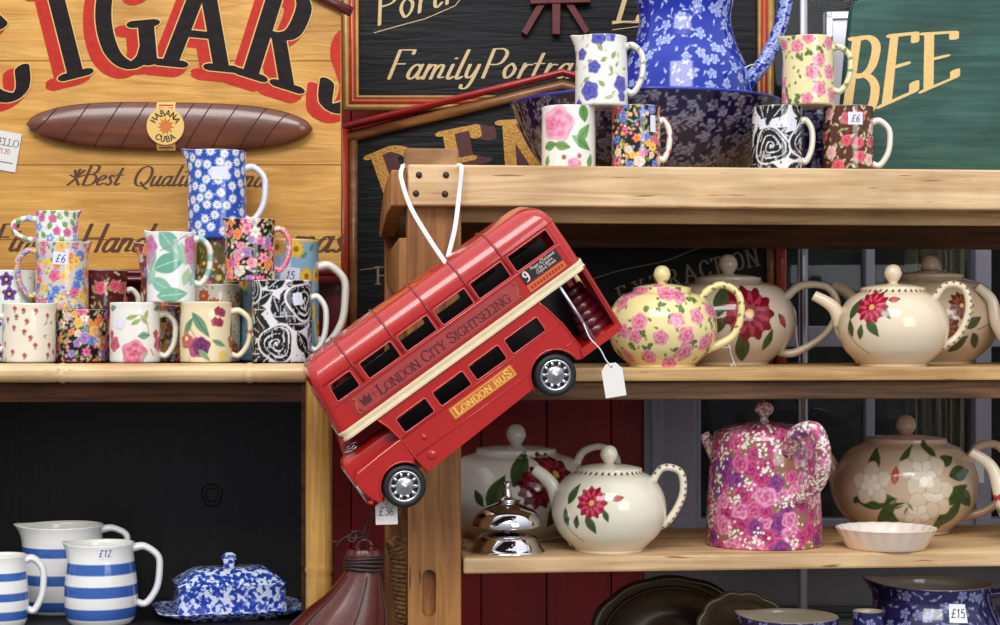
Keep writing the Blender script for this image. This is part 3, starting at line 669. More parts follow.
# ------------------------------------------------------------------ pots
def paint_mesh(me, th, r, t, n_out, base, inner, painter, H):
    cols = np.tile(np.append(L3(inner), 1).astype(np.float32), (len(me.vertices), 1))
    c = Canvas(th, r, t, base, H); c.base = base
    if painter: painter(c)
    cols[:n_out, :3] = c.c
    at_ = me.color_attributes.new('glaze', 'FLOAT_COLOR', 'POINT'); at_.data.foreach_set('color', cols.ravel())
def grid_mesh(name, V, n, m, parent, material=None):
    """V (m rows, n columns, 3) closed in the column direction"""
    me = bpy.data.meshes.new(name); verts = V.reshape(-1, 3)
    i, k = np.meshgrid(np.arange(m-1), np.arange(n), indexing='ij'); k1 = (k+1) % n
    q = np.stack([i*n+k, i*n+k1, (i+1)*n+k1, (i+1)*n+k], -1).reshape(-1, 4).astype(np.int32)
    me.vertices.add(len(verts)); me.vertices.foreach_set('co', verts.astype(np.float32).ravel())
    me.loops.add(q.size); me.loops.foreach_set('vertex_index', q.ravel()); me.polygons.add(len(q))
    me.polygons.foreach_set('loop_start', np.arange(0, q.size, 4, dtype=np.int32)); me.polygons.foreach_set('use_smooth', np.ones(len(q), bool))
    me.update(calc_edges=True); me.materials.append(material or GLAZE)
    o = bpy.data.objects.new(name, me); COL.objects.link(o); o.parent = parent
    return o
def resample(prof, step):
    P = [prof[0]]
    for a, b in zip(prof[:-1], prof[1:]):
        L = math.hypot(b[0]-a[0], b[1]-a[1]); k = max(1, int(round(L/step)))
        P += [(a[0]+(b[0]-a[0])*j/k, a[1]+(b[1]-a[1])*j/k) for j in range(1, k+1)]
    return P
def smooth_prof(pts, n=6): return [(v.x, v.y) for v in crom([(a, b, 0) for a, b in pts], n)]
def pot_body(root, prof, base, painter, inner=(238, 232, 222), step=1.05, wall=3.0, spout=None, open_top=True, name='body', lobes=None, sy=1.0):
    """prof: outer (r,z) in mm bottom to rim; spout=(angle, reach, drop start fraction, lift, width rad)"""
    P = resample(prof, step); H = P[-1][1]; no = len(P)
    bot = [(0.01, P[0][1]+.3), (P[0][0]*.6, P[0][1]+.3)]
    allp = P[:]
    if open_top:
        allp += [(P[-1][0]-wall*.5, H+wall*.25), (P[-1][0]-wall, H-.3)]
        inn = [(max(r-wall, .5), z) for r, z in P[::-4] if z < H-2 and z > P[0][1]+wall]
        allp += inn+[(.01, P[0][1]+wall)]
    else: allp += [(.01, H)]
    Rm = max(r for r, z in P); n = int(min(420, max(64, 2*math.pi*Rm/step)))
    R = np.array([p[0] for p in allp]); Z = np.array([p[1] for p in allp])
    th = np.linspace(-math.pi, math.pi, n, endpoint=False)
    RR = np.repeat(R[:, None], n, 1); ZZ = np.repeat(Z[:, None], n, 1); TT = np.repeat(th[None, :], len(R), 0)
    if spout:
        a0, reach, f0, lift, wd = spout
        k = np.clip((ZZ/H-f0)/(1-f0), 0, 1)**1.7; g = np.exp(-((((TT-a0+math.pi) % (2*math.pi))-math.pi)/wd)**2)
        inner_m = (np.arange(len(R)) < no+2)[:, None]
        RR = RR+reach*k*g*np.where(inner_m, 1, .9); ZZ = ZZ+lift*k*g
    if lobes:
        ln, la = lobes; RR = RR*(1+la*np.cos(ln*TT)*np.clip(ZZ/H, 0, 1)**2); ZZ = ZZ+la*H*.5*np.cos(ln*TT)*np.clip(ZZ/H, 0, 1)**6
    V = np.stack([RR*np.sin(TT), -RR*np.cos(TT)*sy, ZZ], -1)/1000
    bb = np.stack([np.outer([b[0] for b in bot], np.sin(th)), -np.outer([b[0] for b in bot], np.cos(th))*sy, np.repeat([[b[1]] for b in bot], n, 1)], -1)/1000
    V = np.concatenate([V, bb[::-1]], 0)
    # order: outer rows, inner rows, then bottom disc rows (the bottom disc is reached by a degenerate strip kept inside the wall)
    o = grid_mesh(name, V[:len(allp)], n, len(allp), root)
    me = o.data
    # close the bottom
    bm = bmesh.new(); bm.from_mesh(me); bm.verts.ensure_lookup_table(); bm.faces.new([bm.verts[k] for k in range(n)][::-1]); 
    e = [bm.verts[(len(allp)-1)*n+k] for k in range(n)]; bmesh.ops.recalc_face_normals(bm, faces=bm.faces); bm.to_mesh(me); bm.free()
    paint_mesh(me, TT[:no].ravel(), RR[:no].ravel(), ZZ[:no].ravel(), no*n, base, inner, painter, H)
    return o, P
def rad_at(P, z):
    for a, b in zip(P[:-1], P[1:]):
        if min(a[1], b[1]) <= z <= max(a[1], b[1]) and a[1] != b[1]: return a[0]+(b[0]-a[0])*(z-a[1])/(b[1]-a[1])
    return P[-1][0]
def tube_part(root, name, pts, rads, base, painter=None, flat=1.0, n=32, spacing=1.2, up=(0, -1, 0), cap=True, rot=0):
    """painted tube; pts in mm in the local frame"""
    c = crom(pts, 10); Ls = [0]
    for a, b in zip(c[:-1], c[1:]): Ls.append(Ls[-1]+(b-a).length)
    N = max(8, int(Ls[-1]/spacing)); mm = []; j = 0
    for k in range(N+1):
        s_ = Ls[-1]*k/N
        while j < len(Ls)-2 and Ls[j+1] < s_: j += 1
        f = (s_-Ls[j])/max(Ls[j+1]-Ls[j], 1e-6); mm.append(c[j].lerp(c[j+1], f))
    rr = np.interp(np.linspace(0, 1, N+1), np.linspace(0, 1, len(rads)), rads) if isinstance(rads, (list, tuple)) else np.full(N+1, rads)
    U = Vector(up); V = np.zeros((N+1, n, 3)); a = np.linspace(-math.pi, math.pi, n, endpoint=False)
    for i in range(N+1):
        t = (mm[min(i+1, N)]-mm[max(i-1, 0)]).normalized(); nn = (U-t*U.dot(t)).normalized(); sd = t.cross(nn)
        V[i] = np.array(mm[i])[None]+(np.outer(np.cos(a), np.array(nn))*flat+np.outer(np.sin(a), np.array(sd)))*rr[i]
    if cap: V = np.concatenate([V, np.repeat(np.array(mm[-1])[None, None], n, 1)], 0)
    if rot:
        ca, sa = math.cos(rot), math.sin(rot); X = V[..., 0]*ca-V[..., 1]*sa; Y = V[..., 0]*sa+V[..., 1]*ca; V[..., 0] = X; V[..., 1] = Y
    o = grid_mesh(name, V/1000, n, len(V), root)
    bm = bmesh.new(); bm.from_mesh(o.data); bmesh.ops.recalc_face_normals(bm, faces=bm.faces); bm.to_mesh(o.data); bm.free()
    cnt = (N+1)*n; TT = np.tile(a, N+1); tt = np.repeat(np.linspace(0, Ls[-1], N+1), n); RR = np.repeat(np.maximum(rr, 3), n)
    paint_mesh(o.data, TT, RR, tt, cnt, base, base, painter, Ls[-1])
    return o
def loop_handle(root, P, side, zt, zb, ext, base=(236, 230, 214), painter=None, r=4.0, flat=1.5, ang=0.0, droop=0.0, name='handle'):
    rt, rb = rad_at(P, zt)-2, rad_at(P, zb)-2; R = max(rt, rb)+2
    x1 = R+ext-r
    pts = [(rt, 0, zt), (rt+(x1-rt)*.45, 0, zt+1.5), (x1-2, 0, zt-(zt-zb)*.16), (x1, 0, zt-(zt-zb)*.42), (x1-ext*.12, 0, zt-(zt-zb)*.75), (rb+(x1-rb)*.42, 0, zb-1+droop), (rb, 0, zb+1)]
    if side < 0: pts = [(-p[0], p[1], p[2]) for p in pts]
    return tube_part(root, name, pts, [r*1.25, r, r, r, r, r*1.1], base, painter, flat, rot=ang*side)
def sticker(root, P, th, z, wd, ht, text='', size=7, tilt=0.0, name='price_sticker', pen='pen', sticker_m='sticker'):
    """paper sticker following the pot wall; sizes mm"""
    def fn(x, y, off):
        ca, sa = math.cos(tilt), math.sin(tilt); X, Y = x*ca-y*sa, x*sa+y*ca
        zz_ = z+Y; r = rad_at(P, zz_)+.35+off*1000; a = th+X/rad_at(P, z)
        return (r*math.sin(a)/1000, -r*math.cos(a)/1000, zz_/1000)
    m = MB(); nx, ny = 8, 6
    vs = [fn(-wd/2+wd*i/nx, -ht/2+ht*j/ny, .00035) for j in range(ny+1) for i in range(nx+1)]+[fn(-wd/2+wd*i/nx, -ht/2+ht*j/ny, 0) for j in range(ny+1) for i in range(nx+1)]
    n1 = (nx+1)*(ny+1); fs = []
    for j in range(ny):
        for i in range(nx):
            a = j*(nx+1)+i; fs.append((a, a+1, a+nx+2, a+nx+1)); fs.append((n1+a, n1+a+nx+1, n1+a+nx+2, n1+a+1))
    m.add(vs, fs); o = m.build(name, M[sticker_m], root, fix=False)
    if text:
        pl, wdt = text2d(text, size, .06, .05, slant=.15, sp=.12); q = MB()
        for p in pl: q.map_poly([(a-wdt/2, b-size/2) for a, b in p], fn, .0006)
        q.build('handwriting', M[pen], o, fix=False)
    return o
def base_at(px, z, Y=None, d=None):
    p, s = at(px, Y, d); v = Vector((p.x, p.y, z)); return v, -math.atan2(p.x, p.y+D), s*1000
GJ = 'patterned jugs and mugs on the bamboo shelf'
def jug(name, label, cat, group, px, z, w_px, top_px, base, painter, Y=None, d=None, taper=1.0, spout=None, handle=None, hbase=(238, 232, 218), hpaint=None, stick=None, inner=(240, 236, 226), prof=None, turn=0.0, hr=4.0, hang=0.0):
    v, rz, s = base_at(px, z, Y, d)            # s: mm per pixel
    H = zz(top_px, s/1000)*1000 - z*1000; R = w_px*s/2
    root = empty(name, v, rz+turn, label, cat, group)
    if prof is None: prof = [(R*taper*.93, 0), (R*taper*.985, 1.2), (R*taper, 3), (R*(taper*.6+.4), H*.5), (R*.985, H*.9), (R*1.0, H)]
    else: prof = [(a*R, b*H) for a, b in prof]
    sp = None
    if spout: side, reach = spout; sp = (math.pi/2*side, reach*s, .72, 3.0, .42)
    o, P = pot_body(root, prof, base, painter, inner, spout=sp)
    if handle:
        side, ext, yt, yb = handle
        ztop = zz(yt, s/1000)*1000-z*1000; zbot = zz(yb, s/1000)*1000-z*1000
        loop_handle(root, P, side, ztop-hr, max(zbot+hr, 5), ext*s, hbase, hpaint, r=hr, ang=hang)
    for st in (stick or []): sticker(root, P, *st)
    root['top'] = z+H/1000
    return root, P
# ------------------------------------------------------------------ the setting
def struct(mb, name, m, **k): o = mb.build(name, m, **k); o['kind'] = 'structure'; return o
FLOOR_Z = -0.98
struct(MB().box(-1.6, 1.9, -1.2, 2.2, FLOOR_Z-.04, FLOOR_Z), 'floor', mat('grey_paving', (120, 114, 108), .8, vary=.3, vscale=8))
YW = 0.76
xw = W(644, 330, YW).x
mb = MB()
x = -1.6
k = 0
while x < xw-.001:                                            # boarded red wall, the boards 11 cm wide
    x1 = min(x+.112, xw); mb.box(x+.0008, x1-.0008, YW+(.004 if k % 2 else 0), YW+.03, FLOOR_Z, 1.3); x = x1; k += 1
mb.box(-1.6, xw, YW+.03, YW+.05, FLOOR_Z, 1.3)
struct(mb, 'wall_left', M['redwall'], bevel=.0015)
# shop window on the right: jamb, sill, panel below, mullions, pane, dim room behind
def wp(px, py): return W(px, py, YW)
mb = MB(); a, b = wp(644, 330).x, wp(694, 330).x
zs = wp(700, 541).z; 
mb.box(a, b, YW-.02, YW+.06, zs, 1.3); mb.box(a+.012, a+.03, YW-.028, YW-.015, zs, 1.3)
mb.box(b, b+.012, YW, YW+.05, zs, 1.3)
mb.box(wp(866, 0).x, wp(875, 0).x, YW, YW+.04, zs, 1.3); mb.box(wp(974, 0).x, wp(990, 0).x, YW-.01, YW+.05, zs, 1.3); mb.box(wp(1080, 0).x, wp(1130, 0).x, YW-.01, YW+.05, zs, 1.3)
mb.box(b, wp(1130, 0).x, YW-.005, YW+.05, zs-.005, wp(0, 519).z)
mb.box(b, wp(1130, 0).x, YW, YW+.045, wp(0, 347).z, wp(0, 326).z)
struct(mb, 'window_1', M['greyframe'], bevel=.002)
struct(MB().box(b+.002, wp(1130, 0).x, YW+.022, YW+.026, zs, 1.3), 'window_2', M['glass'])
mb = MB(); mb.box(a, wp(1130, 0).x, YW-.03, YW+.06, zs-.03, zs); mb.box(a, wp(1130, 0).x, YW, YW+.06, FLOOR_Z, zs-.03)
struct(mb, 'wall_right', M['greypanel'], bevel=.002)
mb = MB()
for py in (606, 612, 617): mb.box(wp(700, 0).x, wp(1130, 0).x, YW-.012, YW, wp(0, py+2.6).z, wp(0, py).z)
struct(mb, 'trim_1', M['tealline'], bevel=.001)
mb = MB(); xr = wp(1130, 0).x+.4
mb.box(a, xr, 2.1, 2.15, FLOOR_Z, 1.6); mb.box(a-.02, a, YW+.06, 2.15, FLOOR_Z, 1.6); mb.box(xr, xr+.03, YW+.06, 2.15, FLOOR_Z, 1.6); mb.box(a, xr, YW+.06, 2.15, 1.6, 1.63)
struct(mb, 'wall_back', M['darkroom'])
# things seen dimly through the glass
Yc = 1.15
pts = [];
mb = MB(); xa, xb = W(905, 0, Yc).x, W(972, 0, Yc).x; n = 40
front = [(xa+(xb-xa)*i/n, Yc+.012*math.sin(i*.9)+.006*math.sin(i*2.3)) for i in range(n+1)]
z0, z1 = W(0, 560, Yc).z, 1.2
vs = [(x, y, z0) for x, y in front]+[(x, y, z1) for x, y in front]+[(x, y+.004, z0) for x, y in front]+[(x, y+.004, z1) for x, y in front]; m1 = n+1
fs = [(i, i+1, m1+i+1, m1+i) for i in range(n)]+[(2*m1+i, 3*m1+i, 3*m1+i+1, 2*m1+i+1) for i in range(n)]+[(0, m1, 3*m1, 2*m1), (n, 2*m1+n, 3*m1+n, m1+n)]
fs += [(i, 2*m1+i, 2*m1+i+1, i+1) for i in range(n)]+[(m1+i, m1+i+1, 3*m1+i+1, 3*m1+i) for i in range(n)]
mb.add(vs, fs); tag(mb.build('curtain', M['curtain'], smooth=False), 'beige cotton curtain hanging inside the shop behind the window glass', 'curtain')
p = W(965, 466, .735); mb = MB().box(p.x-.022, p.x+.03, .726, .7285, p.z-.028, p.z+.016)
nt = mb.build('paper_notice', M['card'], loc=p); tag(nt, 'small white printed notice stuck low on the shop window, right of the large cream teapot', 'notice')
mb = MB()
for k in range(4): mb.box(p.x-.018, p.x+.026, .7252, .726, p.z+.006-k*.009, p.z+.0095-k*.009)
mb.build('printed_lines', mat('pale_blue_print', (120, 150, 200), .6), nt, loc=p)
# steel pole in front of the window
pp = W(803, 330, .6); r = .0085
t = empty('steel_pole', (pp.x, .6, FLOOR_Z), 0, 'upright bright steel pole behind the wooden shelves, right of the coffee pot', 'pole')
MB().lathe([(r, 0), (r, 2.3)], n=28).build('pole', M['steel'], t, smooth=True)
MB().lathe([(r*2.4, 0), (r*2.4, .006), (r*1.3, .01), (r*1.2, .03)], n=28).build('foot_flange', M['steel'], t, smooth=True)

# ------------------------------------------------------------------ pine stand on the right, turned 6 degrees
stand = empty('wooden_display_stand', (O0.x, O0.y, FLOOR_Z), TH, 'rough pine display stand with nailed post and plank shelves of teapots', 'shelf')
def sp(px, py, d): v = sl(px, py, d); return v.x, v.y, v.z-FLOOR_Z
def sbox(mb, x0, x1, d0, d1, z0, z1): return mb.box(x0, x1, d0, d1, z0-FLOOR_Z, z1-FLOOR_Z)
ZT, ZM, ZL = sl(600, 168, 0).z, sl(600, 367.5, 0).z, sl(600, 556, 0).z
PW = sl(461, 300, 0).x; XR = sl(1235, 300, 0).x
# post with the oval slot
def zs_(py): return (HZ-py)*.0013
mb = MB(); slot = []
cx = sl(429, 0, 0).x; zc0, zc1 = zs_(610), zs_(577); r = .0092
slot = [(cx+r*math.cos(t), (zc1 if math.sin(t) > 0 else zc0)+r*math.sin(t)-FLOOR_Z) for t in [2*math.pi*k/24 for k in range(24)]]
mb.plate([(0, 0), (PW, 0), (PW, zs_(205)-FLOOR_Z), (0, zs_(205)-FLOOR_Z)], [slot], 0.0, .014); mb.box(0, PW, .014, .045, 0, zs_(205)-FLOOR_Z)
mb.build('post', M['post'], stand)
MB().box(-.003, PW-.003, .001, .046, zs_(205)-FLOOR_Z, zs_(148)-FLOOR_Z).build('post_top', M['postend'], stand, bevel=.002)
MB().box(XR-.07, XR, .002, .045, 0, zs_(160)-FLOOR_Z).build('post', M['post'], stand)
for xx in (-.014, XR-.04): MB().box(xx, xx+.035, .385, .42, 0, zs_(222)-FLOOR_Z).build('back_post', M['post'], stand, bevel=.001)
rl = MB().box(-.001, XR, -.022, 0, ZT-FLOOR_Z-.0525, ZT-FLOOR_Z+.0005).build('front_rail', M['rail'], stand, bevel=.0025)
for px, py in ((419, 175), (446, 175), (416, 193.5), (445, 194)):
    x, y, z = sp(px, py, -.022)
    MB().lathe([(.0001, .0032), (.0025, .003), (.0042, .0012), (.0044, -.001), (.0044, -.003)], (x, -.022, z), 14, axis='y', caps=False).build('nail_head', M['iron'], rl, smooth=True)
MB().box(PW*.0, XR, .0, .42, ZT-FLOOR_Z-.016, ZT-FLOOR_Z).build('shelf_board', M['shelf'], stand, bevel=.001)
z = sp(520, 219, .06)[2]; MB().box(PW, XR, .03, .05, sp(0, 219, .03)[2], ZT-FLOOR_Z-.017).build('batten', M['shelf'], stand)
z0, z1 = sp(520, 247, .36)[2], sp(520, 221, .36)[2]
MB().box(.0, XR, .355, .38, z0, ZT-FLOOR_Z-.017).build('back_rail', M['under'], stand, bevel=.002)
mb = MB().box(PW, XR, -.004, .30, ZM-FLOOR_Z-.018, ZM-FLOOR_Z); mb.build('shelf_board', M['shelf'], stand, bevel=.0025)
MB().box(PW, XR, .008, .03, ZM-FLOOR_Z-.043, ZM-FLOOR_Z-.018).build('apron', M['under'], stand, bevel=.002)
MB().box(PW+.003, XR, -.002, .155, ZL-FLOOR_Z-.021, ZL-FLOOR_Z).build('shelf_board', M['rail'], stand, bevel=.003)
MB().box(PW+.003, XR, .16, .33, ZL-FLOOR_Z-.019, ZL-FLOOR_Z-.001).build('shelf_board', M['shelf'], stand, bevel=.002)
ZB = sl(600, 700, 0).z
MB().box(PW+.003, XR, .0, .34, ZB-FLOOR_Z-.02, ZB-FLOOR_Z).build('shelf_board', M['shelf'], stand, bevel=.002)
# left side frame: curved top bracket, slanting brace, side board low down
def sideprism(pts, x0, x1): # pts (d, z world)
    n = len(pts); mb = MB()
    mb.add([(x0, d, z-FLOOR_Z) for d, z in pts]+[(x1, d, z-FLOOR_Z) for d, z in pts], [tuple(range(n)), tuple(range(2*n-1, n-1, -1))]+[(i, n+i, n+(i+1) % n, (i+1) % n) for i in range(n)])
    return mb
def dz(py, d): return (HZ-py)*(D+d)/F
c1 = [(v.x, v.y) for v in crom([(.0, dz(170, 0), 0), (.10, dz(177, .1), 0), (.22, dz(190, .22), 0), (.34, dz(212, .34), 0), (.40, dz(232, .4), 0)], 6)]
c2 = [(v.x, v.y) for v in crom([(.395, dz(238, .4), 0), (.30, dz(234, .3), 0), (.16, dz(216, .16), 0), (.0, dz(206, 0), 0)], 6)]
sideprism(c1+c2, -.022, -.001).build('curved_bracket', M['post'], stand, bevel=.002)
sideprism([(.0, dz(238, 0)), (.42, dz(256, .4)), (.42, dz(282, .4)), (.0, dz(300, 0))], -.012, 0).build('side_board', M['post'], stand, bevel=.001)
sideprism([(.03, dz(470, 0)), (.42, dz(470, .4)), (.42, dz(520, .4)), (.03, dz(520, 0))], -.010, 0).build('side_board', M['post'], stand, bevel=.001)

# ------------------------------------------------------------------ bamboo-edged unit on the left
ZS = zs_(363.3); ZF = -.392
uL, uR = -.86, W(333, 330, 0).x
unit = empty('bamboo_shelf_unit', ((uL+uR)/2, .13, FLOOR_Z), 0, 'dark cabinet with bamboo edging holding jugs on top and inside', 'shelf')
UL = Vector(((uL+uR)/2, .13, FLOOR_Z))
def ub(x0, x1, y0, y1, z0, z1, name, m, **k): return MB().box(x0, x1, y0, y1, z0, z1).build(name, m, loc=None, **k)
def ubuild(mb, name, m, **k): o = mb.build(name, m, unit, loc=None, **k); o.matrix_parent_inverse = Matrix.Translation(-UL); return o
def bamboo(mb, a, b, r, nodes):
    A, B = Vector(a), Vector(b); L = (B-A).length; pts = []; rr = []; N = 160
    for k in range(N+1):
        t = k/N*L; e = 0
        for q in nodes: 
            dd = abs(t-q); e += .10*math.exp(-(dd/.0035)**2)-.06*math.exp(-((dd-.006)/.003)**2)
        pts.append(A+(B-A)*k/N); rr.append(r*(1+e))
    return mb.tube(pts, rr, 24)
rb = .0125
mb = bamboo(MB(), (uL, .0, ZS-rb), (W(306, 0, 0).x, .0, ZS-rb), rb, [W(q, 0, 0).x-uL for q in (-60, 63, 250)])
ubuild(mb, 'bamboo_edge', M['bamboo'], smooth=True)
ubuild(MB().box(uL, uR, .006, .30, ZS-.018, ZS-.0005), 'top_board', M['brownboard'])
ubuild(MB().box(uL, W(306, 0, 0).x, .004, .02, zs_(402), ZS-.018), 'apron', M['brownboard'])
xi = W(303, 0, .02).x
ubuild(MB().box(uL, xi, .30, .32, ZF, ZS-.018).box(W(93.5, 0, .3).x-.0012, W(93.5, 0, .3).x+.0012, .2995, .301, ZF, ZS-.02), 'back_panel', M['darkwood'])
# knot in the back panel
kc = W(212, 495, .3); mb = MB()
for r_, sx in ((.018, .004), (.011, .003)):
    mb.tube([(kc.x+r_*.8*math.cos(t)*(1+.1*math.sin(3*t)), .2998, kc.z+r_*math.sin(t)*(1+.12*math.cos(2*t))) for t in [2*math.pi*k/26 for k in range(27)]], sx*.35, 6)
ubuild(mb, 'wood_knot', mat('darker_knot_ring', (6, 4, 5), .5))
ubuild(MB().box(xi, xi+.012, .0, .32, ZF-.02, ZS-.018), 'side_panel', M['brownboard'])
ubuild(MB().box(uL-.012, uL, .0, .32, ZF-.02, ZS-.018), 'side_panel', M['brownboard'])
ubuild(MB().box(uL, xi, .0, .32, ZF-.02, ZF), 'floor_board', M['darkwood'])
xc = W(319, 0, 0).x; r = .0175
mb = bamboo(MB(), (xc, 0, FLOOR_Z), (xc, 0, ZS-.006), r, [W(0, 568, 0).z-FLOOR_Z, W(0, 780, 0).z-FLOOR_Z]); ubuild(mb, 'bamboo_post', M['bamboov'], smooth=True)
ubuild(bamboo(MB(), (uL, 0, FLOOR_Z), (uL, 0, ZS-.03), r, [.4, .75]), 'bamboo_post', M['bamboov'], smooth=True)
for xx in (uL, xi): ubuild(MB().box(xx-.01, xx+.02, .28, .31, FLOOR_Z, ZF-.02), 'back_leg', M['brownboard'])

# ------------------------------------------------------------------ painted signs
def plane_fn(bx, by, Y, rot=0, k=1.0, off0=0.0):
    """2D letter units are pixels at plane Y; origin px (bx,by); t thickness towards the viewer"""
    s = (Y+D)/F; o = W(bx, by, Y); ca, sa = math.cos(rot), math.sin(rot)
    def fn(x, y, t): return (o.x+(x*ca-y*sa)*s*k, Y-off0-t, o.z+(x*sa+y*ca)*s*k)
    return fn
def put_text(mb, st, bx, by, Y, size, rot=0, off0=.0, t=.0006, center=False, **k):
    pl, wd = text2d(st, size, **k); dx = -wd/2 if center else 0; fn = plane_fn(bx, by, Y, rot, 1.0, off0)
    for p in pl: mb.map_poly([(x+dx, y) for x, y in p], fn, t)
def arc_text(mb, st, cx, cy, R, a_list, Y, size, off0=0, t=.0006, smear=((0, 0),), clip=None, **k):
    """letters centred at angles (from vertical, radians, + right) on a circle centred px (cx,cy)"""
    for ch, a in zip(st, a_list):
        pl, wd = glyph(ch, size, **k); bx, by = cx+R*math.sin(a), cy-R*math.cos(a); ca, sa = math.cos(-a), math.sin(-a)
        polys = []
        for dx, dy in smear:
            for p in pl:
                q = [(bx+dx+(x-wd/2)*ca-y*sa, -by-dy+(x-wd/2)*sa+y*ca) for x, y in p]
                if clip is not None:
                    o = []
                    for (x0, y0), (x1, y1) in zip(q, q[1:]+q[:1]):
                        if x0 <= clip: o.append((x0, y0))
                        if (x0 <= clip) != (x1 <= clip): f = (clip-x0)/(x1-x0); o.append((clip, y0+f*(y1-y0)))
                    q = o
                if len(q) > 2: polys.append(q)
        s_ = (Y+D)/F
        def fn(x, y, t_): return ((x-500)*s_, Y-off0-t_, (HZ+y)*s_)
        for q in polys: mb.map_poly(q, fn, t)
        mb.flush()
def quad_text(mb, ch, corners, Y, off0=0, t=.0006, **k):
    pl, wd = glyph(ch, 1.0, **k); o = [W(a, b, Y) for a, b in corners]     # bl, br, tr, tl
    def fn(x, y, tt):
        u = x/wd; p = (o[0]*(1-u)+o[1]*u)*(1-y)+(o[3]*(1-u)+o[2]*u)*y; return (p.x, Y-off0-tt, p.z)
    for p in pl: mb.map_poly(p, fn, t)
def moulding(mb, path, Y, widths, closed=False):
    """path in px; sweeps bars; widths list of (offset_px, half_px, height)"""
    s = (Y+D)/F
    for off, hw, h in widths:
        P = [Vector((q[0], -q[1])) for q in path]; m = len(P); out = []
        for i in range(m):
            if closed: a, b = P[i-1], P[(i+1) % m]
            else: a, b = P[max(i-1, 0)], P[min(i+1, m-1)]
            d1 = (P[i]-a).normalized() if (P[i]-a).length > 0 else (b-P[i]).normalized(); d2 = (b-P[i]).normalized() if (b-P[i]).length > 0 else d1
            n1 = Vector((-d1.y, d1.x)); n2 = Vector((-d2.y, d2.x)); nn = (n1+n2).normalized(); out.append(P[i]+nn*(off/max(nn.dot(n1), .3)))
            out[-1] = (out[-1], nn/max(nn.dot(n1), .3))
        rs = []
        for q, nn in out:
            rg = []
            for k in range(12):
                a_ = 2*math.pi*k/12; u = math.cos(a_); v = math.sin(a_)
                w_ = W(500, 330, Y); rg.append(((q.x+nn.x*hw*u-500)*s, Y-h*.5-h*.5*v, (HZ+q.y+nn.y*hw*u)*s))
            rs.append(rg)
        if closed:
            b = len(mb.v); n = 12
            for r_ in rs: mb.v += r_
            for i in range(len(rs)):
                for k in range(n): j = (i+1) % len(rs); mb.f.append((b+i*n+k, b+i*n+(k+1) % n, b+j*n+(k+1) % n, b+j*n+k))
        else: mb.rings(rs)
    return mb
def child(mb, name, m, root, **k):
    o = mb.build(name, m, root, **k); o.matrix_parent_inverse = Matrix.Translation(-root.location) ; return o
# --- CIGARS sign
Y = .30
p = W(140, 300, Y)
cs = empty('cigar_shop_sign', (p.x, Y, ZS), 0, 'ochre plank cigar sign with black and red lettering behind the small jugs', 'sign')
mb = MB(); rows = [-70, 61, 165, 240, 270]; s = (Y+D)/F
for a, b in zip(rows[:-1], rows[1:]): mb.box(W(-90, 0, Y).x, W(341, 0, Y).x, Y, Y+.018, W(0, b, Y).z+.0004, W(0, a, Y).z-.0004)
child(mb, 'board', M['yellow'], cs, bevel=.0008)
child(MB().box(W(-90, 0, Y).x, W(341, 0, Y).x, Y+.01, Y+.02, ZS, W(0, 270, Y).z), 'plinth', M['frame_dark'], cs)
mb = moulding(MB(), [(-90, 276), (341, 276)], Y, [(3, 3.2, .012), (-4, 4.5, .018)]); child(mb, 'frame', M['frame_dark'], cs, smooth=True)
mb = moulding(MB(), [(296, -16), (322, -2), (352, 13)], Y, [(0, 5, .014)]); child(mb, 'frame', M['frame_dark'], cs, smooth=True)
LET = 'CIGARS'; R0 = 350; CX, CY = 162, 414
angs = [math.asin((q-CX)/R0) for q in (12, 76, 131, 196, 267, 331)]
SH = ((-2, 3), (-4, 6), (-7, 8), (-10, 9), (-12, 8), (-12, 5))
for i, ch in enumerate(LET):
    kw = dict(serif=.115, xk=.7, clip=340.5)
    for m_, nm, off, extra, sm in (('redink', 'letter_shadow', .0, .004, SH), ('band', 'letter_outline', .0007, .014, ((0, 0),)), ('ink', 'letter', .0014, 0, ((0, 0),))):
        mb = MB(); arc_text(mb, ch, CX, CY, R0, [angs[i]], Y, 92, off0=off+.00012*(i % 2), t=.0007, smear=sm, a=.088+extra, b=.04+extra, **kw)
        child(mb, nm, M[m_], cs)
for st_, bx_, by_, sz_, sp_ in (('*Best', 66, 185, 20, .04), ('Quality', 131, 186, 20, .04), ('na', 240, 187, 22, .04), ('Fine', -10, 251, 27, .03), ('Hand', 76, 252, 28, .03), ('mas', 288, 252, 31, .05)):
    mb = MB(); put_text(mb, st_, bx_, by_, Y, sz_, a=.072, b=.022, slant=.45, sp=sp_); child(mb, 'script_lettering', M['brown_ink'], cs)
# the carved cigar
def cig_r(t): return 24.5*min(1, (max(0, 1-abs(t)**3.2))**.55)
mb = MB(); rs = []; N = 60
cc = W(171, 128, Y)
for i in range(N+1):
    t = -1+2*i/N; t = max(-.9995, min(.9995, t)); x = 171+142.5*t; r_ = cig_r(t); rg = []
    cyy = 127.5+2.2*t
    for k in range(24):
        a_ = 2*math.pi*k/24; rg.append((W(x, 0, Y).x, Y-.011-.011*math.sin(a_)*min(1, r_/12)-.0, W(0, cyy-r_*math.cos(a_), Y).z))
    rs.append(rg)
cg = child(mb.rings(rs), 'carved_cigar', M['cigar'], cs, smooth=True)
mb = MB()
for x in (60, 92, 124, 150, 196, 214, 240, 268, 290):
    pts = []
    for k in range(13):
        f = -1+2*k/12; xx = x-14+28*(.5-.5*f)*-1+14; t = (xx-171)/142.5; r_ = cig_r(t); cyy = 127.5+2.2*t
        pts.append((W(xx, 0, Y).x, Y-.0112-.011*math.sqrt(max(0, 1-(f*.96)**2)), W(0, cyy-r_*f*.96, Y).z))
    mb.tube(pts, .0008, 6)
child(mb, 'leaf_seams', M['cigarline'], cg)
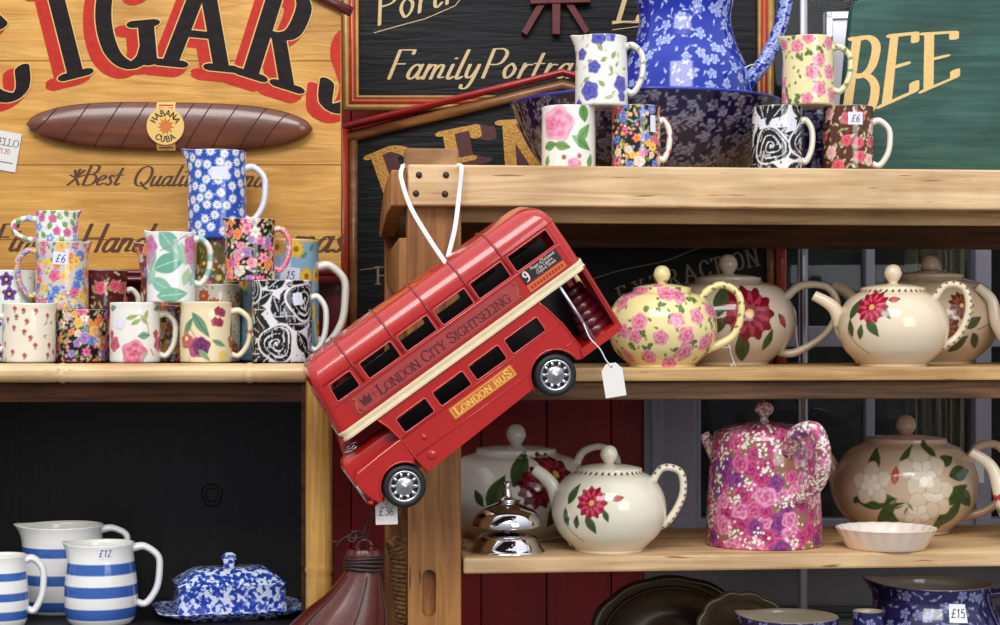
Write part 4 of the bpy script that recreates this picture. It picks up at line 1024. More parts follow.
# band and medallion
mb = MB()
def on_cig(x, y, off=0):
    t = (x-171)/142.5; r_ = cig_r(t); cyy = 127.5+2.2*t; f = max(-1, min(1, (y-cyy)/r_)); return Vector((W(x, 0, Y).x, Y-.0115-.011*math.sqrt(max(0, 1-f*f))-off, W(0, y, Y).z))
def cig_patch(mb, x0, x1, y0, y1, off, n=14):
    vs = [on_cig(x, y0+(y1-y0)*j/n, off) for j in range(n+1) for x in (x0, x1)]
    vs2 = [on_cig(x, y0+(y1-y0)*j/n, -.001) for j in range(n+1) for x in (x0, x1)]
    b = 2*(n+1); mb.add(vs+vs2, [(2*j, 2*j+1, 2*j+3, 2*j+2) for j in range(n)]+[(2*j, 2*j+2, b+2*j+2, b+2*j) for j in range(n)]+[(2*j+1, b+2*j+1, b+2*j+3, 2*j+3) for j in range(n)])
cig_patch(mb, 159, 177.5, 103.5, 151.5, .0006); bnd = child(mb, 'paper_band', M['band'], cg)
mb = MB()
for y0, y1 in ((106, 107.5), (144, 145.5), (109, 110), (148.5, 149.5)): cig_patch(mb, 161, 175.5, y0, y1, .0011, 3)
child(mb, 'band_lines', M['redink'], cg)
mc = W(168.5, 128, Y); yy = Y-.0235; rr = 18.5*s
mb = MB().lathe([(.0001, .002), (rr, .0018), (rr, -.004)], (mc.x, yy, mc.z), 40, axis='y', caps=False); md = child(mb, 'medallion', M['band'], cg)
mb = MB(); Ym = yy-.0021
def arcm(mb, st, R_, a_list, size, up=True):
    ks = (Y+D)/F
    for ch, a in zip(st, a_list):
        pl, wd = glyph(ch, size, .085, .06)
        sg = 1 if up else -1; cx_, cz_ = mc.x+R_*ks*math.sin(a), mc.z+sg*R_*ks*math.cos(a); ro = -a*sg
        ca, sa = math.cos(ro), math.sin(ro)
        for p_ in pl: mb.map_poly([((x-wd/2), y) for x, y in p_], lambda x, y, t: (cx_+(x*ca-y*sa)*ks, Ym-t, cz_+(x*sa+y*ca)*ks), .0004)
        mb.flush()
arcm(mb, 'HABANA', 10.2, [math.radians(v) for v in (-62, -38, -13, 12, 38, 63)], 5.6)
arcm(mb, 'CUBA', 15.6, [math.radians(v) for v in (-33, -11, 11, 32)], 5.6, up=False)
child(mb, 'lettering', M['ink'], md)
mb = MB(); lf = []
for k in range(22):
    a_ = 2*math.pi*k/22; q = (9.0 if k % 2 == 0 else 5.2)*(1-.15*(math.sin(a_) < -.6)); lf.append((mc.x+q*s*math.sin(a_), mc.z+q*s*math.cos(a_)))
mb.map_poly(lf, lambda x, y, t: (x, Ym-t, y), .0004); child(mb, 'leaf_emblem', M['orange'], md)
# postcard at the left edge
Yq = Y-.0012
pc = W(2, 150, Yq); card = empty('white_card', (pc.x, Yq, pc.z), 0, 'small white printed card pinned to the ochre sign at the far left edge', 'card')
def cardfn(x, y, t): ca, sa = math.cos(-.17), math.sin(-.17); return ((x*ca-y*sa)*s, -t, (x*sa+y*ca)*s)
mb = MB(); mb.map_poly([(-22, -20), (17, -20), (17, 19), (-22, 19)], cardfn, .001); mb.build('card', M['card'], card)
mb = MB(); pl, wd = text2d('BELLO', 7, .05, .03, serif=.1)
for p_ in pl: mb.map_poly([(x-9, y+5) for x, y in p_], lambda x, y, t: cardfn(x, y, t+.001), .0004)
mb.build('lettering', M['pen'], card)
mb = MB(); pl, wd = text2d('11.20', 5, .05, .03)
for p_ in pl: mb.map_poly([(x-3, y-3) for x, y in p_], lambda x, y, t: cardfn(x, y, t+.001), .0004)
mb.build('date_lettering', M['penred'], card)
mb = MB(); mb.map_poly([(-18, -12), (13, -12), (13, -11.2), (-18, -11.2)], lambda x, y, t: cardfn(x, y, t+.001), .0004); mb.build('ruled_line', M['pen'], card)

# --- portraits sign
Y = .60; s = (Y+D)/F
p = W(556, 100, Y); ps = empty('portrait_sign', (p.x, Y, p.z), 0, 'black portrait photographer sign in gilt and orange frame, top centre', 'sign')
child(MB().box(W(352, 0, Y).x, W(766, 0, Y).x, Y, Y+.02, W(0, 102, Y).z, W(0, -120, Y).z), 'board', M['blackboard'], ps)
path = [(352, -120), (352, 103), (764, 103), (764, -120)]
child(moulding(MB(), path, Y, [(-5.5, 3.6, .02)]), 'frame', M['frame_gold'], ps, smooth=True)
child(moulding(MB(), path, Y, [(.4, 3.0, .016)]), 'frame', M['frame_orange'], ps, smooth=True)
child(moulding(MB(), path, Y, [(5.0, 2.2, .013)]), 'frame', M['frame_gold'], ps, smooth=True)
mb = MB(); put_text(mb, 'Portraits', 376, 26, Y, 36, rot=.30, a=.05, b=.022, slant=.35, sp=.05)
child(mb, 'lettering', M['cream_ink'], ps); mb = MB()
put_text(mb, 'Family', 386, 79, Y, 29, a=.062, b=.022, slant=.4, sp=.045); child(mb, 'lettering', M['cream_ink'], ps); mb = MB()
put_text(mb, 'Portraits', 480, 78, Y, 29, a=.062, b=.022, slant=.4, sp=.08); child(mb, 'lettering', M['cream_ink'], ps); mb = MB()
ln = [W(a, b, Y) for a, b in ((374, 33), (395, 27), (425, 19), (455, 6), (462, -3))]
mb.tube([(q.x, Y-.0005, q.z) for q in ln], .0009, 6); child(mb, 'underline', M['cream_ink'], ps); mb = MB(); pl = [W(612, 24, Y), W(636, 21, Y)]; mb.tube([(q.x, Y-.0005, q.z) for q in pl], .001, 6)
pl = [W(612, 30, Y), W(640, 26.5, Y)]; mb.tube([(q.x, Y-.0005, q.z) for q in pl], .0008, 6)
child(mb, 'underline', M['cream_ink'], ps); mb = MB(); put_text(mb, 'L', 614, 22, Y, 40, a=.06, b=.03, slant=.3, serif=.1)
child(mb, 'lettering', M['cream_ink'], ps)
mb = MB()
def bar(mb, a, b, w0, Yb, h):
    A, B = W(a[0], a[1], Yb), W(b[0], b[1], Yb); d_ = (B-A).normalized(); n_ = Vector((-d_.z, 0, d_.x))*w0*s
    P = [A-n_, B-n_*.9, B+n_*.9, A+n_]; mb.prism([(q.x, q.z) for q in P], Yb-h, Yb)
bar(mb, (548, -6), (524, 35), 3.6, Y, .014); bar(mb, (556, -8), (556, 36), 4.4, Y, .018); bar(mb, (562, -6), (587, 34), 3.6, Y, .014); bar(mb, (530, 2), (590, 1), 4, Y, .02); bar(mb, (556, -60), (556, -4), 22, Y, .02)
child(mb, 'camera_tripod_relief', mat('maroon_painted_relief', (112, 34, 38), .5, vary=.4, vscale=60), ps, bevel=.001)

# --- dentist sign (gabled)
Y = .53; s = (Y+D)/F
p = W(560, 300, Y); ds = empty('dental_extraction_sign', (p.x, Y, W(0, 395, Y).z), 0, 'black gabled sign with red moulded frame and arched gold letters behind the post', 'sign')
poly = [W(a, b, Y) for a, b in ((346, 395), (778, 395), (778, 132), (560, 80), (346, 132))]
child(MB().prism([(q.x, q.z) for q in poly], Y, Y+.02), 'board', M['blackboard'], ds)
top = [(345, 131), (562, 77), (777, 131)]
mb = moulding(MB(), top, Y, [(3.4, 3.6, .024)]); child(mb, 'frame_top', M['frame_red'], ds, smooth=True)
mb = moulding(MB(), [(345, 134), (562, 80), (777, 134)], Y, [(-5.5, 5.2, .016)]); child(mb, 'frame_inner', M['frame_brown'], ds, smooth=True)
for nm, x0, x1 in (('l', 343.5, 357), ('r', 780, 766)):
    sg = 1 if x1 > x0 else -1
    child(moulding(MB(), [(x0, 128), (x0, 396)], Y, [(0, 5.6, .022)]), 'frame_side', M['frame_orange'], ds, smooth=True)
    child(moulding(MB(), [(x0+sg*10, 138), (x0+sg*10, 396)], Y, [(0, 4.4, .014)]), 'frame_inner', M['frame_brown'], ds, smooth=True)
child(moulding(MB(), [(345, 392), (777, 392)], Y, [(0, 5.6, .022)]), 'frame_bottom', M['frame_orange'], ds, smooth=True)
for ch, q in zip('DEN', (412, 472, 530)):
    for m_, nm, off, sm in (('maroon_ink', 'letter_shadow', 0, ((4, 0), (8, 1), (12, 2), (15, 2))), ('gold_ink', 'letter', .0008, ((0, 0),))):
        mb = MB(); arc_text(mb, ch, 560, 622, 440, [math.asin((q-560)/440)], Y, 62, off0=off, smear=sm, a=.095, b=.045, serif=.12, xk=.9)
        child(mb, nm, M[m_], ds)
mb = MB(); arc_text(mb, 'EXTRACTION', 935, 1148, 900, [math.asin((q-935)/900) for q in (626, 643, 659, 676, 692, 707, 719, 729, 740, 754)], Y, 17, a=.075, b=.04, serif=.10, xk=.8)
put_text(mb, 'H', 376, 284, Y, 17, a=.07, b=.035, serif=.14)
for pts in (((590, 280), (622, 270), (665, 261), (700, 248), (740, 241)), ((690, 292), (705, 281), (725, 277), (745, 280), (757, 290)), ((360, 270), (384, 267), (396, 266))):
    q = [W(a, b, Y) for a, b in pts]; mb.tube([(v.x, v.y, v.z) for v in crom([(v.x, Y-.0004, v.z) for v in q], 6)], .0008, 6)
child(mb, 'faded_lettering', M['faded'], ds)

# --- green BEE board on the top shelf (in the stand's frame)
g0 = Vector(sl(930, 330, .10)); gl = O0+EX*g0.x+EY*.10
gb = empty('green_sign_board', (gl.x, gl.y, ZT), TH, 'large dark green painted board lettered BEE in pale gold on the top shelf', 'sign')
def gp(px, py): v = sl(px, py, .10); return v.x-g0.x, v.z-ZT
outl = [gp(838, 170), gp(840, 140), gp(847, 60), gp(852, 12)]+[gp(a, b) for a, b in ((853, 5), (857, 1), (864, -1.5))]+[gp(1060, -10), gp(1060, 170)]
outl[0] = (outl[0][0], .0004); outl[-1] = (outl[-1][0], .0004)
MB().prism(outl, 0, .022).build('board', M['green'], gb, bevel=.0035, segs=3)
mb = MB()
for ch, cn in (('B', ((841, 118), (873, 117), (883, 37), (852, 39))), ('E', ((881, 106), (915, 91), (917, 33), (890, 36))), ('E', ((923, 91), (956, 77), (956, 32), (924, 34)))):
    pl, wd = glyph(ch, 1.0, .095, .028, serif=.10)
    cr = [Vector(gp(*q)) for q in cn]
    def fn(x, y, t, cr=cr, wd=wd):
        u = x/wd; p_ = (cr[0]*(1-u)+cr[1]*u)*(1-y)+(cr[3]*(1-u)+cr[2]*u)*y; return (p_.x, -t, p_.y)
    for p_ in pl: mb.map_poly(p_, fn, .0006)
mb.build('lettering', M['beegold'], gb)
# silver edged board behind it
g1 = sl(838, 330, .30); gl = O0+EX*g1.x+EY*.30
sb = empty('silver_edged_board', (gl.x, gl.y, ZT), TH, 'silvery white board standing behind the green BEE board on the top shelf', 'board')
def gq(px, py): v = sl(px, py, .30); return v.x-g1.x, v.z-ZT
MB().prism([(gq(825, 0)[0], .0004), (gq(900, 0)[0], .0004), gq(900, 11), gq(825, 12)], 0, .012).build('board', M['silverwrap'], sb, bevel=.002)
mb = MB().prism([gq(825, 12), gq(832, 12), (gq(832, 0)[0], .001), (gq(825, 0)[0], .001)], -.006, 0).prism([gq(825, 12), gq(900, 11), gq(900, 19), gq(825, 20)], -.006, 0)
mb.build('raised_rim', M['steel'], sb, bevel=.0015)
# ------------------------------------------------------------------ jugs and mugs on the bamboo shelf
WHT, CRM = (240, 236, 226), (238, 228, 202)
jug('small_jug', 'cream jug sprinkled with tiny rosebuds at the left end, front row', 'jug', GJ, 29, ZS, 52, 304, (240, 230, 206), p_rosebud, Y=.042, spout=(1, 3), handle=(-1, 16, 314, 352))
jug('mug', 'black chintz mug with pink and yellow flowers under the bright chintz jug', 'mug', GJ, 81, ZS, 53, 310, (30, 26, 30), p_blackchintz, Y=.088, inner=(214, 208, 196))
jug('mug', 'white mug with fuchsia leaves and one big pink rose, front row', 'mug', GJ, 135, ZS, 50, 303, (240, 236, 226), p_fuchsia, Y=.042, handle=(1, 18, 312, 358), stick=[(-.62, 52, 11, 13, '', 7, -.3)])
jug('mug', 'small busy multicoloured mug peeping between the rose and plum mugs', 'mug', GJ, 171, ZS, 40, 306, (70, 60, 30), p_multigreen, Y=.118, inner=(210, 200, 190))
jug('mug', 'cream mug painted with purple plums and green leaves, front row', 'mug', GJ, 206, ZS, 52, 302.5, (240, 222, 178), p_plum, Y=.042, handle=(1, 21, 309, 358), hbase=(240, 226, 190), hpaint=lambda c: [c.dot(a, t, 3, (196, 100, 110)) for a in (-1.5, 0, 1.5) for t in (46,)])
jug('tall_jug', 'black and white rose patterned jug beside the bus roof', 'jug', GJ, 282, ZS, 60, 281, (232, 230, 230), lambda c: p_bwrose(c, 5, 27, 7), Y=.052, handle=(1, 17, 295, 352), hbase=(238, 236, 230), stick=[(.55, 84, 14, 16, '', 7, .1)])
jug('mug', 'tall white mug with purple and yellow pansies behind the rosebud jug', 'mug', GJ, 14, ZS, 50, 271, (232, 238, 226), p_pansy, Y=.13, handle=None)
jug('mug', 'dark red mug with pink roses behind the black chintz mug, left shelf', 'mug', GJ, 101, ZS, 53, 271, (84, 26, 24), p_redrose, Y=.162, handle=(1, 13, 288, 318))
jug('small_jug', 'chintz jug with pink pointed spout hiding behind the green leaf jug', 'jug', GJ, 167, ZS, 52, 245, (120, 60, 60), p_purple, Y=.19, spout=(-1, 8))
jug('mug', 'white mug with orange flowers behind the plum mug', 'mug', GJ, 216, ZS, 48, 285, (236, 228, 206), p_orange, Y=.128)
jug('tall_jug', 'large sky blue jug with yellow sunflowers behind the black and white one', 'jug', GJ, 279, ZS, 80, 241, (140, 184, 210), p_sunflower, Y=.166, handle=(1, 30, 263, 345), hr=5.5, stick=[(.28, 118, 27, 22, '15', 11, -.1)])
jug('storage_jar', 'brown green jar almost hidden beneath the blue daisy jug', 'jar', GJ, 217, ZS, 42, 240, (104, 92, 50), p_multigreen, Y=.216)
zt = (HZ-310)*(D+.088)/F
jug('small_jug', 'bright multicoloured chintz jug wearing a price sticker, on the black chintz mug', 'jug', GJ, 62, zt, 52, 243, (214, 200, 190), p_bright, Y=.105, spout=(1, 4), handle=(-1, 20, 249, 298), hbase=(236, 220, 200), hpaint=lambda c: p_bright(c), stick=[(-.05, 69, 20, 17, '£6', 10, -.05)])
z2 = (HZ-243)*(D+.105)/F
jug('small_jug', 'small white floral jug with green leaves, topmost on the left stack', 'jug', GJ, 57, z2, 42, 212, (240, 238, 226), p_smallfloral, Y=.105, spout=(1, 4), handle=(-1, 24, 217, 261), hpaint=lambda c: p_smallfloral(c))
z3 = (HZ-302.7)*(D+.042)/F
jug('small_jug', 'white jug with large green leaves standing on the rose and plum mugs', 'jug', GJ, 171, z3, 48, 233, (240, 240, 234), p_greenleaf, Y=.047, spout=(-1, 3), handle=(1, 18, 237, 286), hpaint=lambda c: [c.leaf(a, t, 20, 8, .5, (150, 196, 180)) for a in (-1.6, 0, 1.6) for t in (12, 40, 60)])
z4 = (HZ-281)*(D+.052)/F
jug('small_jug', 'black and pink chintz jug perched on the black and white jug', 'jug', GJ, 250, z4, 50, 220, (34, 30, 28), p_purple, Y=.078, spout=(-1, 3), handle=(1, 17, 227, 272), hpaint=lambda c: p_purple(c), hbase=(50, 30, 34))
z5 = (HZ-240)*(D+.216)/F
jug('tall_jug', 'blue jug with white daisies, highest of the jugs before the ochre sign', 'jug', GJ, 217, z5, 58, 152, (44, 84, 178), p_bluedaisy, Y=.216, taper=1.0, spout=(-1, 7), handle=(1, 22, 165, 222), hr=4.6, hbase=(230, 232, 240), hpaint=lambda c: [c.flower(a, t, 5, (236, 238, 248), (90, 120, 200), 8) for a in (-1.6, 1.6) for t in (8, 24, 42, 60)], stick=[(.1, 92, 24, 18, '', 8, .05)])

# ------------------------------------------------------------------ striped jugs and butter dish inside the unit
SJ = 'blue and white striped jugs in the dark cabinet'
barrel = [(.80, 0), (.86, .02), (.95, .10), (1.0, .25), (1.0, .45), (.95, .66), (.90, .84), (.90, .93), (.93, 1.0)]
barrel = smooth_prof(barrel, 4)
def striped(label, px, w_, top, Y, rows, hd, sp_, stick=None, pr=None):
    v, rz, s_ = base_at(px, ZF, Y); 
    jug('striped_jug', label, 'jug', SJ, px, ZF, w_, top, (240, 238, 234), lambda c: p_stripes(c, [(a*s_, b*s_) for a, b in rows]), Y=Y, spout=sp_, handle=hd, hbase=(240, 238, 236), prof=pr or barrel, hr=4.6, stick=stick)
striped('middle sized blue striped jug priced £12, in front in the dark cabinet', 101, 72, 543, .07, [(7, 18), (29, 40), (51, 62)], (1, 25, 545, 607), (-1, 5), [(.12, 98, 18, 14, '£12', 9, 0, 'price_sticker', 'pen', 'whitepaper')])
striped('largest blue striped jug, standing behind the £12 one', 63, 86, 525, .175, [(4, 14), (30, 40), (57, 66)], (1, 24, 527, 566), (-1, 8))
striped('smallest blue striped jug, cut off by the left edge', 3, 50, 555, .045, [(8, 17), (27, 35), (47, 55)], (1, 18, 557, 614), (-1, 5))
v, rz, s_ = base_at(229, ZF, .13)
bd = empty('butter_dish', v, rz+.14, 'blue and white patterned covered butter dish in the dark cabinet', 'dish')
def rrect(hx, hy, r_, z, n=6, cx=0, cy=0):
    out = []
    for qx, qy, a0 in ((1, 1, 0), (-1, 1, 90), (-1, -1, 180), (1, -1, 270)):
        for k in range(n+1):
            a_ = math.radians(a0+90*k/n); out.append((cx+qx*(hx-r_)+r_*math.cos(a_), cy+qy*(hy-r_)+r_*math.sin(a_), z))
    return out
MB().rings([rrect(.070, .045, .02, .0), rrect(.075, .05, .02, .004), rrect(.100, .068, .03, .0125), rrect(.101, .069, .03, .0145), rrect(.098, .066, .03, .0145), rrect(.078, .05, .02, .008)]).build('plate', M['sponge'], bd, smooth=True)
lid = MB().rings([rrect(.073, .046, .008, .0085), rrect(.074, .047, .009, .012), rrect(.072, .045, .009, .043), rrect(.074, .047, .01, .047), rrect(.071, .044, .012, .050), rrect(.052, .028, .012, .0645), rrect(.044, .021, .01, .067)]).build('lid', M['sponge'], bd, smooth=True)
md_ = lid.modifiers.new('es', 'EDGE_SPLIT'); md_.split_angle = math.radians(50)
MB().rings([rrect(.009, .006, .004, .065), rrect(.0065, .0045, .003, .071), rrect(.010, .008, .005, .078), rrect(.009, .007, .005, .084), rrect(.004, .003, .002, .087)]).build('knob', M['sponge'], lid, smooth=True)

# ------------------------------------------------------------------ top shelf: mugs, jugs, basin, pitcher
GT = 'mugs and small jugs on the top shelf'
DM = .036
jug('mug', 'white mug with one large pink rose, left end of the top shelf', 'mug', GT, 568.5, ZT, 54, 108, (240, 238, 226), p_bigrose, d=DM)
jug('mug', 'dark chintz mug with mixed flowers and a white tag, under the blue rose jug', 'mug', GT, 636, ZT, 49, 107.5, (30, 30, 36), p_darkchintz2, d=DM, handle=(1, 12, 119, 162), hpaint=lambda c: [c.dot(a, t, 4, (210, 100, 90)) for a in (-1.5, 1.5) for t in (10, 30, 50)], stick=[(.75, 60, 9, 22, '', 8, 0)])
jug('mug', 'black and white swirl mug, right of the navy basin', 'mug', GT, 777, ZT, 50, 108, (232, 230, 230), lambda c: p_bwrose(c, 9, 27, 5), d=DM, handle=(1, 13, 119, 164), stick=[(-.62, 62, 10, 13, '', 8, .2), (.72, 60, 9, 16, '', 8, -.1)])
jug('mug', 'brown mug with pink roses and a price sticker, beside the green BEE board', 'mug', GT, 848, ZT, 50, 108, (92, 46, 30), p_redrose, d=DM, handle=(1, 19, 120, 168), stick=[(.3, 70, 20, 17, '£6', 9, 0)])
jug('mug', 'dark navy floral mug half hidden between the swirl and brown rose mugs', 'mug', GT, 813, ZT, 44, 112, (28, 26, 70), lambda c: p_calico(c, 60, (130, 130, 170), n=30, squig=60), d=.13)
zj = ZT+(168-107.5)*.0013
d0, s0 = at(568, None, DM); zj = zz(107.6, s0)
jug('small_jug', 'white jug with blue roses standing on the two left mugs', 'jug', GT, 601.5, zj, 51, 38, (240, 238, 228), p_blueroses, d=DM-.002, taper=1.04, spout=(-1, 6), handle=(1, 18, 44, 95), hpaint=lambda c: [c.leaf(a, t, 8, 3, .5, (150, 150, 100)) for a in (-1.5, 0, 1.5) for t in (6, 20, 40, 60)])
d0, s0 = at(812, None, DM); zj = zz(107.2, s0)
jug('small_jug', 'yellow jug with pink roses standing on the two right mugs', 'jug', GT, 808, zj, 50, 38.5, (242, 228, 172), lambda c: p_yellowrose(c, 30, 16, 10.5), d=DM-.002, taper=1.04, spout=(-1, 6), handle=(1, 19, 46, 94), hbase=(240, 230, 184), hpaint=lambda c: [c.leaf(a, t, 8, 4, .5, (130, 140, 70)) for a in (-1.5, 0, 1.5) for t in (6, 20, 34, 50, 70)])
# basin
v, rz, s_ = base_at(647, ZT, d=.27)
ba = empty('wash_basin', v, rz, 'wide dark navy basin with grey blossoms on the top shelf', 'basin')
Hb = 116
prof = smooth_prof([(112, 0), (120, 4), (128, 6), (150, 24), (172, 52), (186, 80), (193, 100), (198, 112), (200, 116)], 4)
pot_body(ba, prof, (26, 20, 52), lambda c: p_calico(c, 51, (134, 128, 152), n=300, R=8, squig=900), inner=(40, 46, 110), step=1.5, wall=5)
MB().tube([(.1985*math.sin(t), -.1985*math.cos(t), .1165) for t in [2*math.pi*k/120 for k in range(121)]], .0022, 8, caps=False).build('blue_rim', mat('cobalt_rim_line', (30, 52, 170), .15, coat=.4), ba, smooth=True)
# pitcher standing in the basin
v, rz, s_ = base_at(685, ZT+.0058, d=.27)
pi_ = empty('water_pitcher', v, rz, 'big cobalt blue pitcher with white blossoms standing in the navy basin', 'pitcher')
def pz(py): return (zz(py, s_/1000)-v.z)*1000
prof = smooth_prof([(66, 0), (72, 3), (88, 20), (102, 48), (107, 76), (102, 104), (91, pz(70)), (77, pz(48)), (68, pz(25)), (69, pz(8)), (80, pz(-18)), (92, pz(-40)), (96, pz(-52))], 4)
def p_pitch(c): c.base = (26, 50, 168); p_calico(c, 52, (200, 212, 246), n=260, R=8, squig=640)
ob, P = pot_body(pi_, prof, (26, 50, 168), p_pitch, inner=(230, 234, 246), step=1.4, wall=4, spout=(-math.pi/2, 26, .75, 14, .45))
X_ = lambda px: (px-685)*s_
tube_part(pi_, 'handle', [(X_(735), 0, pz(-38)), (X_(768), 0, pz(-44)), (X_(784), 0, pz(-12)), (X_(781), 0, pz(22)), (X_(764), 0, pz(62)), (X_(742), 0, pz(88))], [11, 10, 10, 10, 11, 12], (26, 50, 168), p_pitch, 1.2)
mb = MB(); q = [(X_(747)/1000, -.018, pz(82)/1000), (X_(742)/1000, -.03, pz(74)/1000), (X_(752)/1000, -.024, pz(68)/1000), (X_(757)/1000, -.005, pz(74)/1000), (X_(750)/1000, .01, pz(82)/1000)]
mb.tube(crom(q+[q[0]], 5), .0009, 6); tag(mb.build('price_string', M['strap'], pi_))

# ------------------------------------------------------------------ teapots
GP = 'teapots on the pine shelves'
def teapot(label, px, z, d, w_, rim_y, rim_w, knob_y, base, painter, spout=None, handle=None, hdots=False, hpaint=None, spaint=None, dots=False, knob_r=8, lidc=None, lidpaint=None, prof=None, hr=5.0, knobpaint=None):
    v, rz, s_ = base_at(px, z, d=d); H = (zz(rim_y, s_/1000)-z)*1000; R = w_*s_/2; rr = rim_w*s_/2
    root = empty('teapot', v, rz, label, 'teapot', GP)
    pr = prof or [(.60, 0), (.61, .03), (.66, .06), (.86, .20), (.97, .36), (1.0, .50), (.965, .66), (.87, .80), (.74, .90)]
    pr = [(a*R, b*H) for a, b in pr]+[(rr*1.04, H*.955), (rr, H)]
    pr = smooth_prof(pr, 5)
    def pf(c):
        if painter: painter(c)
        if dots:
            n = 34
            for k in range(n):
                a_ = 2*math.pi*k/n; c.leaf(a_, H-4.5, 5.5, 3.6, .9, (92, 70, 36))
    ob, P = pot_body(root, pr, base, pf, inner=base, wall=3.5)
    # lid with its knob
    kz = (zz(knob_y, s_/1000)-z)*1000; kr = knob_r*s_
    lp = smooth_prof([(rr-3.8, H-2), (rr-4.2, H+.5), (rr*.8, H+2.5), (rr*.5, H+5), (kr*.75, H+6)], 4)
    ld, _ = pot_body(root, lp, lidc or base, lidpaint, inner=base, open_top=False, name='lid', step=2)
    t0 = H+5.5; ks = max(kz-kr-t0, .5)
    kp = smooth_prof([(kr*.8, t0), (kr*.5, t0+ks*.5), (kr*.55, t0+ks), (kr*.9, kz-kr*.45), (kr, kz), (kr*.8, kz+kr*.62), (kr*.4, kz+kr*.94), (.05, kz+kr)], 4)
    kb, _ = pot_body(root, kp, base, knobpaint, inner=base, open_top=False, name='knob', step=1.6); kb.parent = ld
    def XZ(p): return ((p[0]-px)*s_, 0, (zz(p[1], s_/1000)-z)*1000)
    if spout:
        pts, rads = spout; tube_part(root, 'spout', [XZ(p) for p in pts], rads, base, spaint, 1.0, n=24)
    if handle:
        pts = handle; 
        def hp(c):
            if hpaint: hpaint(c)
            if hdots:
                t = 8
                while t < c.H-6:
                    for a_ in (-.62,): c.leaf(a_, t, 4.6, 3.6, 0, (104, 78, 44))
                    t += 8.5
        tube_part(root, 'handle', [XZ(p) for p in pts], [hr*1.35, hr, hr, hr, hr*1.3], base, hp, 1.35)
    return root, P, s_
# middle shelf
YEL = (242, 226, 160)
r1, P1, s1 = teapot('yellow teapot covered in pink roses, beside the tail of the bus', 662, ZM, .055, 110, 288, 58, 274, YEL, lambda c: p_yellowrose(c, 33, 30, 12), spout=([(625, 345), (606, 322), (593, 292), (574, 274)], [13, 10, 7, 6]),
    handle=[(694, 310), (706, 292), (722, 285), (738, 295), (740, 318), (730, 338), (704, 350)], hpaint=lambda c: [c.leaf(a, t, 9, 4, .6, (130, 140, 60)) for a in (-1.2, .6) for t in range(6, 130, 17)], knob_r=8.5, lidpaint=lambda c: p_yellowrose(c, 35, 6, 8), knobpaint=lambda c: p_yellowrose(c, 36, 3, 5))
BEI = (226, 208, 180)
teapot('large beige teapot with a crimson dahlia, behind the yellow one', 728, ZM, .20, 134, 278, 66, 264, (206, 190, 168), lambda c: p_dahlia(c, [(20, 27, 46, 'leaf', 1.8), (-8, 92, 52, 'leaf', 1.35), (-14, 56, 40, 'leaf', .6), (56, 36, 32, 'leaf', 1.4), (76, 62, 14, 'bud', -.9), (30, 72, 40, 'dahlia', 0)], ((170, 50, 70), (112, 14, 36)), ((60, 78, 44), (36, 54, 30))),
    handle=[(783, 300), (800, 286), (826, 288), (836, 308), (824, 334), (795, 352), (778, 352)], knob_r=9.5)
DH = [(-50, 78, 32, 'leaf', 1.25), (-56, 52, 26, 'leaf', 1.75), (-43, 47, 22, 'leaf', 1.35), (-27, 52, 30, 'leaf', -.95), (-8, 71, 18, 'leaf', -1.0), (-60, 46, 38, 'stem', -.85), (2, 90, 9, 'bud', .1), (-28, 80, 23, 'dahlia', 0)]
teapot('cream teapot with a red dahlia and pierced dotted rim on the middle shelf', 893, ZM, .055, 110, 288, 64, 273, (232, 214, 184), lambda c: p_dahlia(c, DH), spout=([(868, 352), (848, 334), (835, 308), (815, 295)], [22, 14, 9.5, 7]), spaint=lambda c: [c.leaf(a, t, 8, 4, 1, (120, 80, 50)) for a in (-.8, 0, .8) for t in (34, 50)],
    handle=[(918, 318), (930, 304), (944, 286), (962, 289), (966, 312), (954, 338), (928, 352)], hdots=True, dots=True, knob_r=8.6)
teapot('shadowed teapot with brown flowers behind the dotted cream one, middle shelf', 930, ZM, .222, 136, 275, 66, 265, (196, 174, 146), lambda c: p_dahlia(c, [(20, 50, 24, 'dahlia', 0), (44, 84, 20, 'dahlia', 0), (60, 60, 34, 'leaf', .5), (62, 34, 30, 'leaf', -.9), (40, 30, 34, 'leaf', .8), (66, 50, 60, 'stem', .3)], ((150, 84, 50), (92, 44, 28)), ((66, 78, 48), (40, 54, 32))),
    spout=([(884, 345), (866, 325), (852, 296), (834, 284)], [15, 11, 9, 8]), knob_r=9.5)
teapot('cream teapot reaching in from the right edge of the middle shelf', 1058, ZM, .10, 112, 286, 60, 272, (226, 210, 186), None, spout=([(1016, 345), (1000, 325), (994, 300), (980, 286)], [15, 10, 8, 6.5]), knob_r=8.6)
